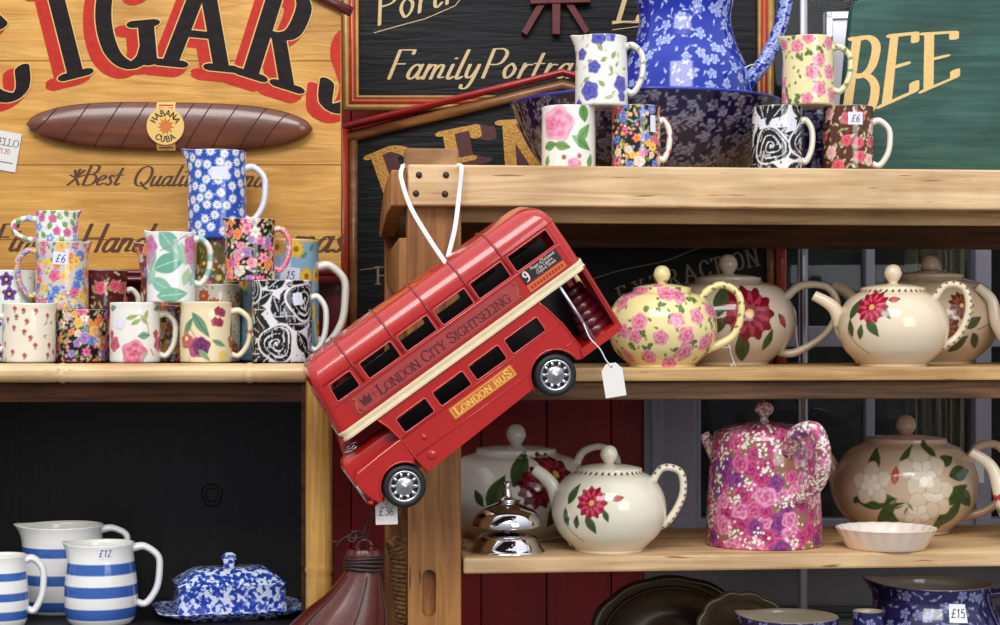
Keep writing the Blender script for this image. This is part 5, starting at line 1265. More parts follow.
# lower shelf
teapot('large pale teapot with dark red dahlia behind the counter bell', 516, ZL, .235, 152, 449, 80, 434, (222, 214, 200), lambda c: p_dahlia(c, [(6, 104, 54, 'leaf', 1.15), (-28, 72, 54, 'leaf', 1.15), (-52, 64, 28, 'leaf', 2.1), (-6, 56, 30, 'leaf', .5), (58, 48, 54, 'leaf', 1.3), (56, 96, 30, 'dahlia', 0), (30, 78, 30, 'dahlia', 0)], ((160, 40, 60), (96, 12, 34)), ((62, 84, 48), (34, 52, 30))),
    handle=[(574, 470), (583, 452), (602, 447), (617, 460), (612, 490), (584, 514)], knob_r=10)
teapot('cream teapot with a red dahlia and dotted rim, right of the counter bell', 609, ZL, .066, 115, 468, 66, 454, (234, 226, 204), lambda c: p_dahlia(c, [(-47, 80, 30, 'leaf', 1.2), (-57, 50, 26, 'leaf', 1.7), (-43, 44, 20, 'leaf', 1.35), (-24, 41, 28, 'leaf', -1.1), (-4, 53, 18, 'leaf', -1.2), (-60, 44, 34, 'stem', -.9), (12, 76, 9, 'bud', .2), (-23, 70, 22, 'dahlia', 0)]),
    spout=([(582, 536), (564, 512), (551, 484), (534, 469)], [22, 15, 10, 8]), spaint=lambda c: c.dot(0, 62, 3, (160, 130, 90)), handle=[(640, 500), (650, 486), (662, 468), (680, 472), (682, 495), (668, 520), (648, 530)], hdots=True, dots=True, knob_r=8.8)
WF = [(-44, 54, 66, 'leaf', .1), (-17, 36, 62, 'leaf', .5), (-70, 52, 20, 'leaf', .6), (-45, 108, 42, 'leaf', 1.9), (2, 112, 44, 'leaf', 1.2), (32, 124, 34, 'leaf', 1.6), (56, 110, 34, 'leaf', .3), (76, 92, 48, 'leaf', .15), (70, 62, 56, 'leaf', .5), (84, 56, 46, 'leaf', -.6), (66, 36, 48, 'leaf', 1.2), (50, 26, 40, 'leaf', 1.7)]
def p_white(c):
    p_dahlia(c, WF, leafc=((62, 84, 46), (36, 54, 30)))
    for dx, y, R_, n_ in ((-50, 76, 32, 5), (34, 60, 38, 6), (24, 94, 36, 5), (16, 32, 34, 5)):
        th = c.X(dx, y); c.flower(th, y, R_, (222, 206, 180), (196, 176, 130), n_, .25, .4, line=(190, 168, 138), crad=.12)
        c.flower(th, y, R_*.55, (236, 224, 204), None, n_, .3, 1.0, line=(200, 180, 150))
    c.leaf(c.X(-15, 90), 90, 28, 12, 1.5, (176, 70, 46), (210, 120, 90)); 
    for dx, y, a in ((-10, 44, .4), (0, 40, 1.2), (6, 46, 2.2), (-16, 52, .9)): c.leaf(c.X(dx, y), y, 16, 3, a, (110, 120, 60))
teapot('very large beige teapot with white flowers and green leaves, lower shelf right', 906, ZL, .245, 142, 438, 80, 425, (206, 178, 150), p_white, spout=([(862, 515), (846, 500), (834, 470), (815, 440)], [20, 15, 11, 9]), handle=[(966, 462), (976, 446), (994, 444), (1006, 462), (1000, 492), (984, 508), (960, 515)], knob_r=10, hr=6)
teapot('cream teapot whose spout enters from the right edge, lower shelf', 1072, ZL, .07, 118, 462, 64, 448, (234, 222, 196), None, spout=([(1026, 535), (1008, 510), (995, 470), (974, 454)], [17, 12, 9, 7]), spaint=lambda c: ([c.leaf(a, t, 14, 6, 1, (110, 120, 50)) for a in (-.9, 0, .9) for t in (28, 44)], [c.dot(a, 60, 5, (190, 40, 60)) for a in (-.9, 0, .9)]), knob_r=8.8)
# pink coffee pot
v, rz, s_ = base_at(764, ZL, d=.105); 
cp = empty('coffee_pot', v, rz, 'tall straight sided coffee pot covered in magenta roses, lower shelf', 'coffee pot')
Hc = (zz(434, s_/1000)-ZL)*1000; Rc = 58*s_
prof = [(Rc*.97, 0), (Rc, 2), (Rc*.985, Hc*.3), (Rc*.93, Hc*.75), (Rc*.885, Hc*.96), (Rc*.86, Hc)]
PNK = (150, 104, 84)
ob, P = pot_body(cp, prof, PNK, p_pinkchintz, inner=(220, 200, 200))
ld, _ = pot_body(cp, smooth_prof([(Rc*.84, Hc-1), (Rc*.86, Hc+1.5), (Rc*.7, Hc+9), (Rc*.4, Hc+15), (Rc*.15, Hc+17)], 4), PNK, p_pinkchintz, open_top=False, name='lid')
kb, _ = pot_body(cp, smooth_prof([(9, Hc+15), (6, Hc+19), (6, Hc+24), (12, Hc+30), (13, Hc+37), (8, Hc+43), (.1, Hc+45)], 4), (176, 40, 90), p_pinkchintz, open_top=False, name='knob'); kb.parent = ld
def XC(px, py, y=0): return ((px-764)*s_, y, (zz(py, s_/1000)-ZL)*1000)
tube_part(cp, 'handle', [XC(788, 446, -62), XC(795, 430, -84), XC(812, 426, -96), XC(820, 448, -98), XC(817, 474, -90), XC(806, 488, -76), XC(796, 494, -62)], [11, 11, 11, 11, 10, 9, 8], PNK, p_pinkchintz, 1.25)
tube_part(cp, 'spout', [XC(724, 470), XC(713, 450), XC(704, 434)], [14, 10, 7], PNK, p_pinkchintz)
# shallow white dish
v, rz, s_ = base_at(886, ZL, d=.045)
dh = empty('quiche_dish', v, rz, 'shallow fluted white dish in front of the very large teapot', 'dish')
pot_body(dh, smooth_prof([(50, 0), (53, 1.5), (58, 10), (66, 25), (68, 28)], 4), (240, 216, 196), None, inner=(240, 228, 216), wall=3, lobes=(22, .012))
# counter bell
v, rz, s_ = base_at(507, ZL, d=.055); k = s_/1000
bl = empty('counter_bell', v, rz, 'polished chrome counter bell with a tall push button', 'bell')
MB().lathe([(a*k, b*k) for a, b in ((37.5, 0), (38, 1.5), (36, 3), (34, 6), (30, 15), (24, 19), (16, 21), (8, 22), (.1, 22))], n=64).build('base', M['chrome'], bl, smooth=True)
dm = MB().lathe([(a*k, b*k) for a, b in smooth_prof([(3, 25), (30, 25.5), (33.5, 26), (34.5, 28), (33, 34), (28, 41), (19, 46), (11, 49), (8, 50)], 5)], n=64).build('bell_dome', M['chrome'], bl, smooth=True)
MB().lathe([(5*k, 21*k), (5*k, 26*k)], n=20).build('spindle', M['steel'], bl, smooth=True)
MB().lathe([(a*k, b*k) for a, b in ((8, 49), (9.5, 51), (9, 53), (6, 54), (5, 57), (3.5, 62), (3, 66), (4.5, 67), (4.5, 69), (2, 70.5), (.1, 71))], n=32).build('push_button', M['chrome'], bl, smooth=True)

# ------------------------------------------------------------------ below the lower shelf
v, rz, s_ = base_at(935, ZB, d=.10)
H = (zz(583, s_/1000)-ZB)*1000
bj = empty('navy_jug', v, rz, 'broad navy floral jug with a price sticker below the lower shelf', 'jug', 'dark blue floral china below the lower shelf')
prof = smooth_prof([(52, 0), (60, 4), (84, H*.22), (94, H*.45), (86, H*.68), (77, H*.85), (79, H)], 5)
ob, P = pot_body(bj, prof, (30, 26, 74), lambda c: p_calico(c, 61, (140, 144, 190), n=90, R=7.5, squig=220), inner=(196, 184, 170), step=1.3, spout=(-math.pi/2, 22, .6, 6, .4))
loop_handle(bj, P, 1, H*.9, H*.35, 34, (30, 26, 74), r=6)
sticker(bj, P, .38, H-30, 24, 24, '£15', 11, -.05, sticker_m='whitepaper', pen='penblack')
v, rz, s_ = base_at(790, ZB, d=.06); H = (zz(616, s_/1000)-ZB)*1000
bw = empty('navy_bowl', v, rz, 'navy floral bowl with beige lip just showing at the bottom edge', 'bowl', 'dark blue floral china below the lower shelf')
pot_body(bw, smooth_prof([(30, 0), (34, 3), (56, H*.4), (64, H*.8), (66, H)], 5), (30, 26, 74), lambda c: p_calico(c, 62, (140, 144, 190), n=60, squig=120), inner=(190, 176, 150), step=1.4, spout=(-math.pi/2, 10, .7, 5, .4))
v, rz, s_ = base_at(868, ZB, d=.05); H = (zz(611, s_/1000)-ZB)*1000
bw = empty('navy_cup', v, rz, 'little navy floral cup left of the broad navy jug, bottom edge', 'cup', 'dark blue floral china below the lower shelf')
pot_body(bw, smooth_prof([(16, 0), (20, 3), (22, H*.5), (20, H*.9), (21, H)], 5), (34, 30, 84), lambda c: p_calico(c, 63, (150, 154, 200), n=20, squig=40), inner=(190, 176, 150), step=1.2)
# scalloped dark platter leaning behind, with a shell dish in front
def platter(name, label, cat, px, py, rx, ry, d, m, lean, lob, grp=None, rot=0.0):
    c0, s2 = at(px, None, d, py); root = empty(name, (c0.x, c0.y, ZB), TH, label, cat, grp)
    k = s2; z0 = c0.z-ZB; N = 96; rs = []
    for f, y_ in ((1.0, 0), (.97, -.004), (.92, -.003), (.86, .001), (.80, .004), (.74, .012), (.40, .014), (.01, .014)):
        rs.append([((rx*k*f*(1+lob*abs(math.cos(a_*6))*(f > .9)))*math.cos(a_), y_+lean*(ry*k*f*math.sin(a_)), z0+(ry*k*f*(1+lob*abs(math.cos(a_*6))*(f > .9)))*math.sin(a_)) for a_ in [2*math.pi*i/N for i in range(N)]])
    back = [[(x, y+.004, z) for x, y, z in rg] for rg in rs[::-1]]
    if rot:
        R_ = Matrix.Rotation(rot, 3, 'Y'); rs = [[tuple(R_ @ Vector((x, y, z-z0))+Vector((0, 0, z0))) for x, y, z in rg] for rg in rs]; back = [[(x, y+.004, z) for x, y, z in rg] for rg in rs[::-1]]
    mb = MB(); n = N; b = 0; allr = rs+back
    mb.rings(allr, closed_caps=False)
    for k_ in range(n): mb.f.append(((len(allr)-1)*n+k_, (len(allr)-1)*n+(k_+1) % n, (k_+1) % n, k_))
    mb.build('dish_body', m, root, smooth=True)
    rr_ = MB().tube([((rx*k*.82)*math.cos(a_), .001+lean*(ry*k*.82*math.sin(a_)), z0+ry*k*.82*math.sin(a_)) for a_ in [2*math.pi*i/80 for i in range(81)]], .0014, 6)
    if not rot: rr_.build('raised_ring', m, root, smooth=True)
    return root
platter('scalloped_platter', 'dark oval scalloped platter leaning below the lower shelf', 'platter', 672, 640, 84, 62, .22, M['pewter'], .18, .025)
platter('shell_dish', 'small brown shell shaped dish overlapping the dark platter', 'dish', 745, 632, 48, 38, .13, M['shellglaze'], .15, .06, rot=.25)
# basket hooked on the stand's side
c0, s2 = at(424, .09)
bk = empty('wicker_basket', (c0.x, .105, zz(600, s2)), 0, 'brown woven basket peeping out left of the pine post', 'basket')
mb = MB(); k = s2
prof = [(22, -30), (26, -20), (29, 0), (32, 25), (34, 45)]
for i, q in enumerate(np.linspace(0, 1, 18)):
    z_ = (-30+78*q); r_ = np.interp(z_, [p_[1] for p_ in prof], [p_[0] for p_ in prof]); N = 60
    mb.tube([((r_+.9*math.sin(a_*15+math.pi*(i % 2)))*k*math.cos(a_), (r_+.9*math.sin(a_*15+math.pi*(i % 2)))*k*.9*math.sin(a_), z_*k) for a_ in [2*math.pi*j/N for j in range(N+1)]], 2.3*k, 7, caps=False)
mb.build('woven_side', M['wicker'], bk, smooth=True)
mb = MB()
for i in range(4): mb.tube([((35+i*.8)*k*math.cos(a_), (35+i*.8)*k*.9*math.sin(a_), (46+i*3.6+2*math.sin(a_*12+i))*k) for a_ in [2*math.pi*j/60 for j in range(61)]], 2.2*k, 7, caps=False)
mb.build('braided_rim', M['wicker'], bk, smooth=True)
mb = MB().lathe([(21*k, -31*k), (21*k, -29*k)], n=30, sy=.9); mb.build('base', M['wicker'], bk)
# ------------------------------------------------------------------ the hanging tin bus (modelled in its own frame, unit = one local step of k metres)
YB = -.132; k = (YB+D)/F; WB = 80.0
bo = W(505.7, 415.1, YB)
bus = empty('toy_bus', bo, 0, 'red tin double decker bus lettered LONDON CITY SIGHTSEEING, hanging nose down on a strap', 'toy bus')
BM = Matrix.Rotation(math.radians(-36), 3, 'Y') @ Matrix.Rotation(math.radians(6), 3, 'Z') @ Matrix.Rotation(math.radians(11), 3, 'X')
bus.rotation_euler = BM.to_euler(); bus.scale = (1, 1, 1)
def bw_(u, y, z): return bo + BM @ (Vector((u-165, y, z))*k)      # a point of the bus in the room
class BB(MB):
    def build(s, name, m, parent=None, **kw):
        s.flush(); s.v = [((v[0]-165)*k, v[1]*k, v[2]*k) for v in s.v]
        return MB.build(s, name, m, parent or bus, **kw)
def rake(u, z):   # the front wall leans back
    if z <= 75: return 0
    return (z-75)*.13*max(0, min(1, (66-u)/45))
def rr2(u0, u1, z0, z1, r, n=4, rk=True):
    out = []
    for cx, cz, a0 in ((u1-r, z0+r, -90), (u1-r, z1-r, 0), (u0+r, z1-r, 90), (u0+r, z0+r, 180)):
        for i in range(n+1):
            a_ = math.radians(a0+90*i/n); u, z = cx+r*math.cos(a_), cz+r*math.sin(a_); out.append((u+(rake(u, z) if rk else 0), z))
    return out
UPW = [(34, 64.5), (75.5, 114), (121, 158), (165.5, 203.5), (210, 249), (256, 304)]
U0, U1, CR = 18, 316, 9.0
def uf(z): return U0+(z-75)*.13
# upper deck walls
Z0, Z1 = 75, 133
outer = [(uf(Z0)+CR, Z0), (U1-CR, Z0), (U1-CR, Z1), (uf(Z1)+CR, Z1)]
holes = [rr2(a, b, 110.5, 129.5, 2.2) for a, b in UPW]
mb = BB(); mb.plate(outer, holes, 0, 1.4); mb.plate(outer, holes, WB-1.4, WB)
# corners: front pair raked, rear pair straight; then end walls with windows
def corner(mb, front, near):
    rs = []
    for z in (Z0, 95, 112, 129, Z1):
        cx = (uf(z)+CR) if front else U1-CR; cy = CR if near else WB-CR; rg = []
        for r_ in (CR, CR-1.4):
            seq = range(9) if r_ == CR else range(8, -1, -1)
            for i in seq:
                a_ = math.pi/2*i/8; rg.append((cx+(-1 if front else 1)*r_*math.sin(a_), cy+(-1 if near else 1)*r_*math.cos(a_), z))
        rs.append(rg)
    mb.rings(rs)
for f_ in (True, False):
    for n_ in (True, False): corner(mb, f_, n_)
def endwall(mb, front, z0, z1, holes, t=1.4, ybeg=CR, yend=None):
    yend = WB-CR if yend is None else yend
    q = MB(); q.plate([(ybeg, z0), (yend, z0), (yend, z1), (ybeg, z1)], holes, 0, t)
    mb.add([((uf(v[2])+v[1]) if front else (U1-v[1]), v[0], v[2]) for v in q.v], q.f)
endwall(mb, True, Z0, Z1, [rr2(12, 38, 108, 128, 3, rk=False), rr2(42, 68, 108, 128, 3, rk=False)]); endwall(mb, False, Z0, Z1, [rr2(20, 60, 105, 128, 3, rk=False)])
upper = mb.build('upper_deck', M['busred'])
# floor between decks
mb = BB(); mb.box(uf(78)+3, U1-3, 3, WB-3, 74, 77); mb.build('upper_floor', M['busshade'])
mb = BB(); mb.plate([(uf(Z0)+CR, 77), (U1-CR, 77), (U1-CR, Z1), (uf(Z1)+CR, Z1)], holes, WB-2.2, WB-1.6); mb.box(uf(Z1)+CR, U1-CR, 4, WB-2.2, Z1-.6, Z1-.2); mb.build('upper_shade_liner', M['busshade'])  # added dark sheets at far wall and ceiling, imitating shade behind the windows
# roof
mb = BB(); RR = 24; rs = []
def roof_ring(t):
    a_ = t*math.pi/2; z = Z1+RR*math.sin(a_)*1.0; ins = RR*(1-math.cos(a_)); rg = []
    hx0, hx1 = uf(Z1)+ins*.75, U1-ins*.95; y0, y1 = ins, WB-ins; r_ = max(CR+ins*.25, CR)
    r_ = min(r_, (y1-y0)/2-.1)
    for cx, cy, a0 in ((hx1-r_, y1-r_, 0), (hx0+r_, y1-r_, 90), (hx0+r_, y0+r_, 180), (hx1-r_, y0+r_, 270)):
        for i in range(9):
            b_ = math.radians(a0+90*i/8); rg.append((cx+r_*math.cos(b_), cy+r_*math.sin(b_), z))
    return rg
rs = [roof_ring(t/12) for t in range(13)]
zt_ = Z1+RR
mid = rs[-1]; cxm = sum(p[0] for p in mid)/len(mid); cym = sum(p[1] for p in mid)/len(mid)
rs.append([(cxm+(p[0]-cxm)*.5, cym+(p[1]-cym)*.5, zt_+.9) for p in mid])
mb.rings(rs); roof = mb.build('roof', M['busred'], smooth=True)
es = roof.modifiers.new('es', 'EDGE_SPLIT'); es.split_angle = math.radians(60)
for u in (70, 118, 162, 207, 252):
    pts = [(u, -.3, 112), (u, -.4, Z1)]+[(u, RR*(1-math.cos(a_))-.3*math.cos(a_), Z1+RR*math.sin(a_)+.3*math.sin(a_)) for a_ in [math.pi/2*i/10 for i in range(1, 11)]]
    pts += [(u, WB-p[1], p[2]) for p in pts[::-1]]
    BB().tube(pts, 1.4, 8).build('roof_rib', M['busrib'], smooth=True)
mb = BB(); mb.tube([(uf(Z1)+CR, -.2, Z1-.5), (U1-CR, -.2, Z1-.5)]+[(U1-CR+CR*math.sin(a_), CR-CR*math.cos(a_)-.2, Z1-.5) for a_ in [math.pi/2*i/6 for i in range(1, 7)]]+[(U1+.2, WB-CR, Z1-.5)], .9, 8).build('gutter', M['busred'], smooth=True)
mb = BB(); mb.tube([(uf(110)+CR, -.2, 108.6), (U1-CR, -.2, 108.6)], .9, 8); mb.build('window_sill', M['bustrim'], smooth=True)
for a, b in UPW:
    lp = rr2(a, b, 110.5, 129.5, 2.2); pts = [(p[0], -.2, p[1]) for p in lp]; BB().tube(pts+[pts[0]], .75, 6).build('window_frame', M['bustrim'], smooth=True)
for y0, y1 in ((12, 38), (42, 68)):
    lp = rr2(y0, y1, 108, 128, 3, rk=False); pts = [(uf(p[1])-.3, p[0], p[1]) for p in lp]; BB().tube(pts+[pts[0]], .8, 6).build('window_frame', M['bustrim'], smooth=True)
# cream band round the body
mb = BB(); zb0, zb1 = 73.5, 83.5; rs = []
pathb = [(U1+1, WB-CR)]+[(U1-CR+(CR+1)*math.cos(a_), CR-(CR+1)*math.sin(a_)) for a_ in [math.pi/2*i/6 for i in range(7)]]+[(U0+CR+2.5-(CR+1)*math.sin(a_), CR-(CR+1)*math.cos(a_)) for a_ in [math.pi/2*i/6 for i in range(7)]]+[(U0+1.5, WB-CR)]
for (x_, y_) in pathb:
    cx_, cy_ = 165, WB/2; dx_, dy_ = (0, -1)
    rs.append((x_, y_))
n_ = len(rs); vs = []; fs = []
for i, (x_, y_) in enumerate(rs):
    a_, b_ = rs[max(i-1, 0)], rs[min(i+1, n_-1)]; t_ = Vector((b_[0]-a_[0], b_[1]-a_[1])).normalized(); nn = Vector((-t_.y, t_.x))
    if nn.dot(Vector((x_-cx_, y_-cy_))) < 0: nn = -nn
    for off, z in ((0, zb0), (1.0, zb0+.6), (1.0, zb0+3), (.55, zb0+3.6), (.55, zb1-3.6), (1.0, zb1-3), (1.0, zb1-.6), (0, zb1)): vs.append((x_+nn.x*off, y_+nn.y*off, z))
for i in range(n_-1):
    for j in range(7): fs.append((i*8+j, i*8+j+1, (i+1)*8+j+1, (i+1)*8+j))
    fs.append((i*8+7, i*8, (i+1)*8, (i+1)*8+7))
fs += [tuple(range(8)), tuple((n_-1)*8+j for j in range(8))]
mb.add(vs, fs); mb.build('cream_band', M['buscream'])
# side panels, lettering
def ptext(st, u, z, size, name, m, y=0, rot=0, off=1.0, parent=None, **kw):
    pl, wd = text2d(st, size, **kw); q = BB(); ca, sa = math.cos(rot), math.sin(rot)
    for p in pl: q.map_poly(p, lambda x, y_, t: (u+x*ca-y_*sa, y-off-t, z+x*sa+y_*ca), .35)
    return q.build(name, m, parent), wd
pan = BB().box(44, 250, -.5, .5, 85.5, 107.5).build('side_panel', M['busred2'])
sh = [(52, 87.5), (244, 87.5), (244, 91), (248, 94), (248, 99), (244, 102), (244, 105.5), (52, 105.5), (52, 102), (48, 99), (48, 94), (52, 91)]
q = BB(); q.prism(sh, -.9, -.4); pn = q.build('advert_panel', M['buspanel'], pan)
pl, w0 = text2d('LONDON CITY SIGHTSEEING', 11, .075, .032, serif=.13, sp=.05, small=(.8, (0, 7, 12)))
q = BB(); f_ = 160/w0
for p in pl: q.map_poly([(x*f_, y) for x, y in p], lambda x, y_, t: (76+x, -.9-t, 91.0+y_), .35)
q.build('lettering', M['adtext'], pn)
q = BB()
for pts in (((56, 92), (66, 92), (67, 101), (63.5, 97.5), (61, 102), (58.5, 97.5), (55, 101)), ): q.prism(list(pts), -1.2, -.9)
q.build('crown_emblem', M['adtext'], pn)
q = BB(); q.box(70.4, 71.6, -1.2, -.9, 92, 102); q.box(67.5, 74.5, -1.2, -.9, 96.6, 97.6); 
for c_ in ((152, 92), (152, 101)): q.lathe([(.01, 1.3), (1.6, 1.2), (1.6, .8)], (c_[0], 0, c_[1]), 12, axis='y', caps=False)
q.build('cross_emblem', M['busred'], pn)
q = BB()
for u in (50, 246):
    q.tube([(u+2.2*math.sin(a_*2), -1.0, 96.5+8*math.cos(a_)) for a_ in [math.pi*i/24 for i in range(25)]], .5, 6)
q.build('scroll_ornament', M['busgold'], pn, smooth=True)
bd_ = BB().box(256, 301, -.9, .4, 95, 108.5).build('destination_blind', M['busblack'])
ptext('9', 258.5, 96.6, 10.5, 'route_number', M['buswhite'], off=.9, parent=bd_, a=.09, b=.045)
for i, (st, sz) in enumerate((('Houses of Parliament', 2.9), ('City Centre', 2.9), ('Oxford Street', 2.9))):
    pl, w0 = text2d(st, 3.3, .06, .05, sp=.1); q = BB(); f_ = min(1.0, 29.5/w0)
    for p in pl: q.map_poly([(x*f_, y) for x, y in p], lambda x, y_, t: (268.5+(30-w0*f_)/2+x, -.9-t, 104.4-3.7*i+y_), .3)
    q.build('blind_lettering', M['buswhite'], bd_)
ob_ = BB().box(256, 301, -.7, .4, 86, 93.5).build('orange_strip', M['busgold'])
q = BB()
for i in range(11): q.box(259+i*3.7, 261.4+i*3.7, -.9, -.7, 88, 91.5)
q.build('worn_lettering', M['busred'], ob_)
# lower deck near side
def arch(cu, cz, r_, a0, a1, n=18): return [(cu+r_*math.cos(math.radians(a0+(a1-a0)*i/n)), cz+r_*math.sin(math.radians(a0+(a1-a0)*i/n))) for i in range(n+1)]
RC = (229.3, 2.5)
outer = [(68, 1), (72, 0)]+arch(RC[0], RC[1], 26.5, 185, 0)[1:]+[(261, 0), (266, 12), (264, 40), (259, 66), (256, 75), (58, 75), (63, 60), (67, 30)]
LW = [(73, 109.5), (117.5, 155), (161.5, 199), (206, 247)]
mb = BB(); mb.plate(outer, [rr2(a, b, 45.5, 63, 2.2, rk=False) for a, b in LW], 0, 1.4); lower = mb.build('lower_deck', M['busred'])
for a, b in LW:
    lp = rr2(a, b, 45.5, 63, 2.2, rk=False); pts = [(p[0], -.2, p[1]) for p in lp]; BB().tube(pts+[pts[0]], .75, 6).build('window_frame', M['bustrim'], lower, smooth=True)
mb = BB(); mb.tube([(67, -.1, 43), (264, -.1, 43)], .7, 6); mb.tube([(68, -.1, 20.5), (207, -.1, 20)], .7, 6); mb.tube([(248, -.1, 20), (265, -.1, 20)], .7, 6)
mb.tube([(p[0], -.2, p[1]) for p in arch(RC[0], RC[1], 26.5, 180, 0)], 1.1, 8)
mb.tube([(58, -.1, 75), (63, -.1, 60), (66.5, -.1, 40), (67, -.1, 20), (68.5, -.1, 1)], 1.0, 8); mb.tube([(256, -.1, 75), (260, -.1, 62), (264.5, -.1, 40), (266, -.1, 12), (261, -.1, 0)], 1.0, 8)
mb.build('moulding', M['busred'], lower, smooth=True)
mb = BB()
for cu, cz, r_ in ((86, 31, 3), (82, 11.5, 5)): mb.lathe([(.01, .9), (r_*.8, .9), (r_, .2), (r_, -.3)], (cu, 0, cz), 24, axis='y', caps=False)
mb.build('filler_cap', M['busred'], lower, smooth=True)
pt = BB().box(121, 198, -.8, .3, 26.5, 39.5).build('name_plate', M['busgold'], lower)
q = BB(); 
for a, b, c_, d_ in ((122.5, 196.5, 27.6, 28.2), (122.5, 196.5, 37.8, 38.4), (122.5, 123.1, 27.6, 38.4), (195.9, 196.5, 27.6, 38.4)): q.box(a, b, -1.0, -.8, c_, d_)
q.build('plate_border', M['busyellow'], pt)
pl, w0 = text2d('LONDON BUS', 8, .09, .05, sp=.1, small=(.78, (0, 9))); q = BB(); f_ = 68/w0
for p in pl: q.map_poly([(x*f_, y) for x, y in p], lambda x, y_, t: (126+x, -.8-t, 29.2+y_), .35)
q.build('lettering', M['busyellow'], pt)
# far side, bulkhead, underside, rear wall
mb = BB()
outer = [(20, 10), (20, 75), (U1-2, 75), (U1-4, 0), (256, 0)]+arch(RC[0], RC[1], 26.5, 0, 180)+[(200, 0), (70, 0)]+arch(42, 2, 27, 0, 150)[2:]
mb.plate(outer, [rr2(a, b, 45.5, 63, 2.2, rk=False) for a, b in LW]+[rr2(28, 60, 46, 68, 3, rk=False)], WB-1.4, WB); mb.build('far_side', M['busred'])
mb = BB(); mb.plate([(68, 10), (262, 10), (262, 73), (68, 73)], [rr2(a, b, 45.5, 63, 2.2, rk=False) for a, b in LW], WB-2.2, WB-1.6); mb.build('lower_shade_liner', M['busshade'])  # added dark sheet that puts the lower deck's inside shade into colour
mb = BB(); mb.box(66, 67.5, 1.4, WB-1.4, 8, 75); mb.box(66, 200, 1.4, WB-1.4, 8, 10); mb.box(200, 262, 26, WB-1.4, 8, 10); mb.box(200, 201.4, 1.4, 26, 8, 36); mb.box(200, 262, 1.4, 26, 30, 31.4)
mb.build('chassis', M['busshade'])
mb = BB(); mb.plate([(262, 0), (311, 0), (311, 9), (262, 9)], [], .2, WB-.2); mb.build('platform', M['busred'], bevel=.0012)
mb = BB()  # rear wall below the band, and the near rear pillar
q = MB(); q.plate([(2, 0), (WB-2, 0), (WB-2, 76), (2, 76)], [rr2(40, 72, 30, 66, 3, rk=False)], 0, 1.6)
mb.add([((U1-2.5-(76-v[2])*.05-v[1]), v[0], v[2]) for v in q.v], q.f)
mb.tube([(U1-1.5, 2.5, 76), (U1-3, 2.5, 40), (U1-4.5, 2.5, 2)], 2.2, 8); mb.build('rear_wall', M['busred2'])
# stairs, pole
mb = BB()
for i in range(6):
    z = 12+i*8.5; u0 = 276+i*2.2
    mb.tube([(u0, 20+i*3, z), (309, 20+i*3, z)], [5.2, 5.2], 14)
mb.build('stairs', M['frame_dark'], smooth=True)
mb = BB(); mb.box(264, 300, 58, 60, 9, 74); mb.build('stair_panel', M['busshade'])
BB().tube([(282, .5, 9), (283.5, .5, 74)], 1.9, 10).build('grab_pole', M['steel'], smooth=True)
# bonnet, near mudguard, driver's cab on the far half
gu = [(-2, 30), (0, 40), (8, 45)] ; 
prof = [(66.5, 2), (69, 2)]
outer = [(11, 4), (7, 14), (4, 28), (5, 36), (11, 41.5), (40, 43.5), (66.5, 44), (66.5, 20)]+arch(42, 2, 25, 30, 172)+[(16, 2)]
q = BB(); q.plate(outer, [], 0, 26); mg = q.build('mudguard', M['busred'], bevel=.0045, segs=4)
BB().tube([(p[0], -.2, p[1]) for p in arch(42, 2, 25, 32, 172)], 1.2, 8).build('arch_lip', M['busred'], mg, smooth=True)
def hood(y0, y1, z0, z1, u0, u1, r_):
    rs = []
    for u in (u0, u0+1.5, u0+4, u0+8, u1):
        sc_ = {u0: .86, u0+1.5: .93, u0+4: .98}.get(u, 1.0); rg = []
        for cx, cz, a0 in ((y1-r_, z1-r_, 0), (y0+r_, z1-r_, 90)):
            for i in range(9):
                a_ = math.radians(a0+90*i/8); rg.append((u, cx+r_*math.cos(a_), z0+(cz+r_*math.sin(a_)-z0)*sc_))
        rg += [(u, y0, z0), (u, y1, z0)]
        rs.append(rg)
    return rs
q = BB(); q.rings(hood(17, 43, 4, 57, 3, 66, 9)); q.build('bonnet', M['busred'], smooth=True).modifiers.new('es', 'EDGE_SPLIT').split_angle = math.radians(50)
q = BB()
for i in range(9): q.box(1.8, 3.4, 20+i*2.4, 21.2+i*2.4, 12, 46)
q.box(1.6, 3.6, 18.5, 41.5, 46, 48); q.box(1.6, 3.6, 18.5, 41.5, 10, 12); q.build('radiator_grille', M['hub'])
q = BB(); q.plate([(4, 20), (20, 75), (66, 75), (66, 8), (4, 8)], [rr2(26, 60, 48, 70, 3, rk=False)], 43, 44.4)
q.add([(4, 44, 8), (4, WB, 8), (4, WB, 20), (4, 44, 20), (20, WB, 75), (20, 44, 75), (5.4, 44, 8), (5.4, WB, 8), (5.4, WB, 20), (5.4, 44, 20), (21.4, WB, 75), (21.4, 44, 75)],
      [(0, 1, 2, 3), (6, 9, 8, 7), (3, 2, 8, 9), (0, 6, 7, 1)])
q.build('cab_side', M['busred2'])
q = BB(); q.box(4, 66, WB-12, WB, 6, 40); q.build('far_mudguard', M['busred'], bevel=.004)
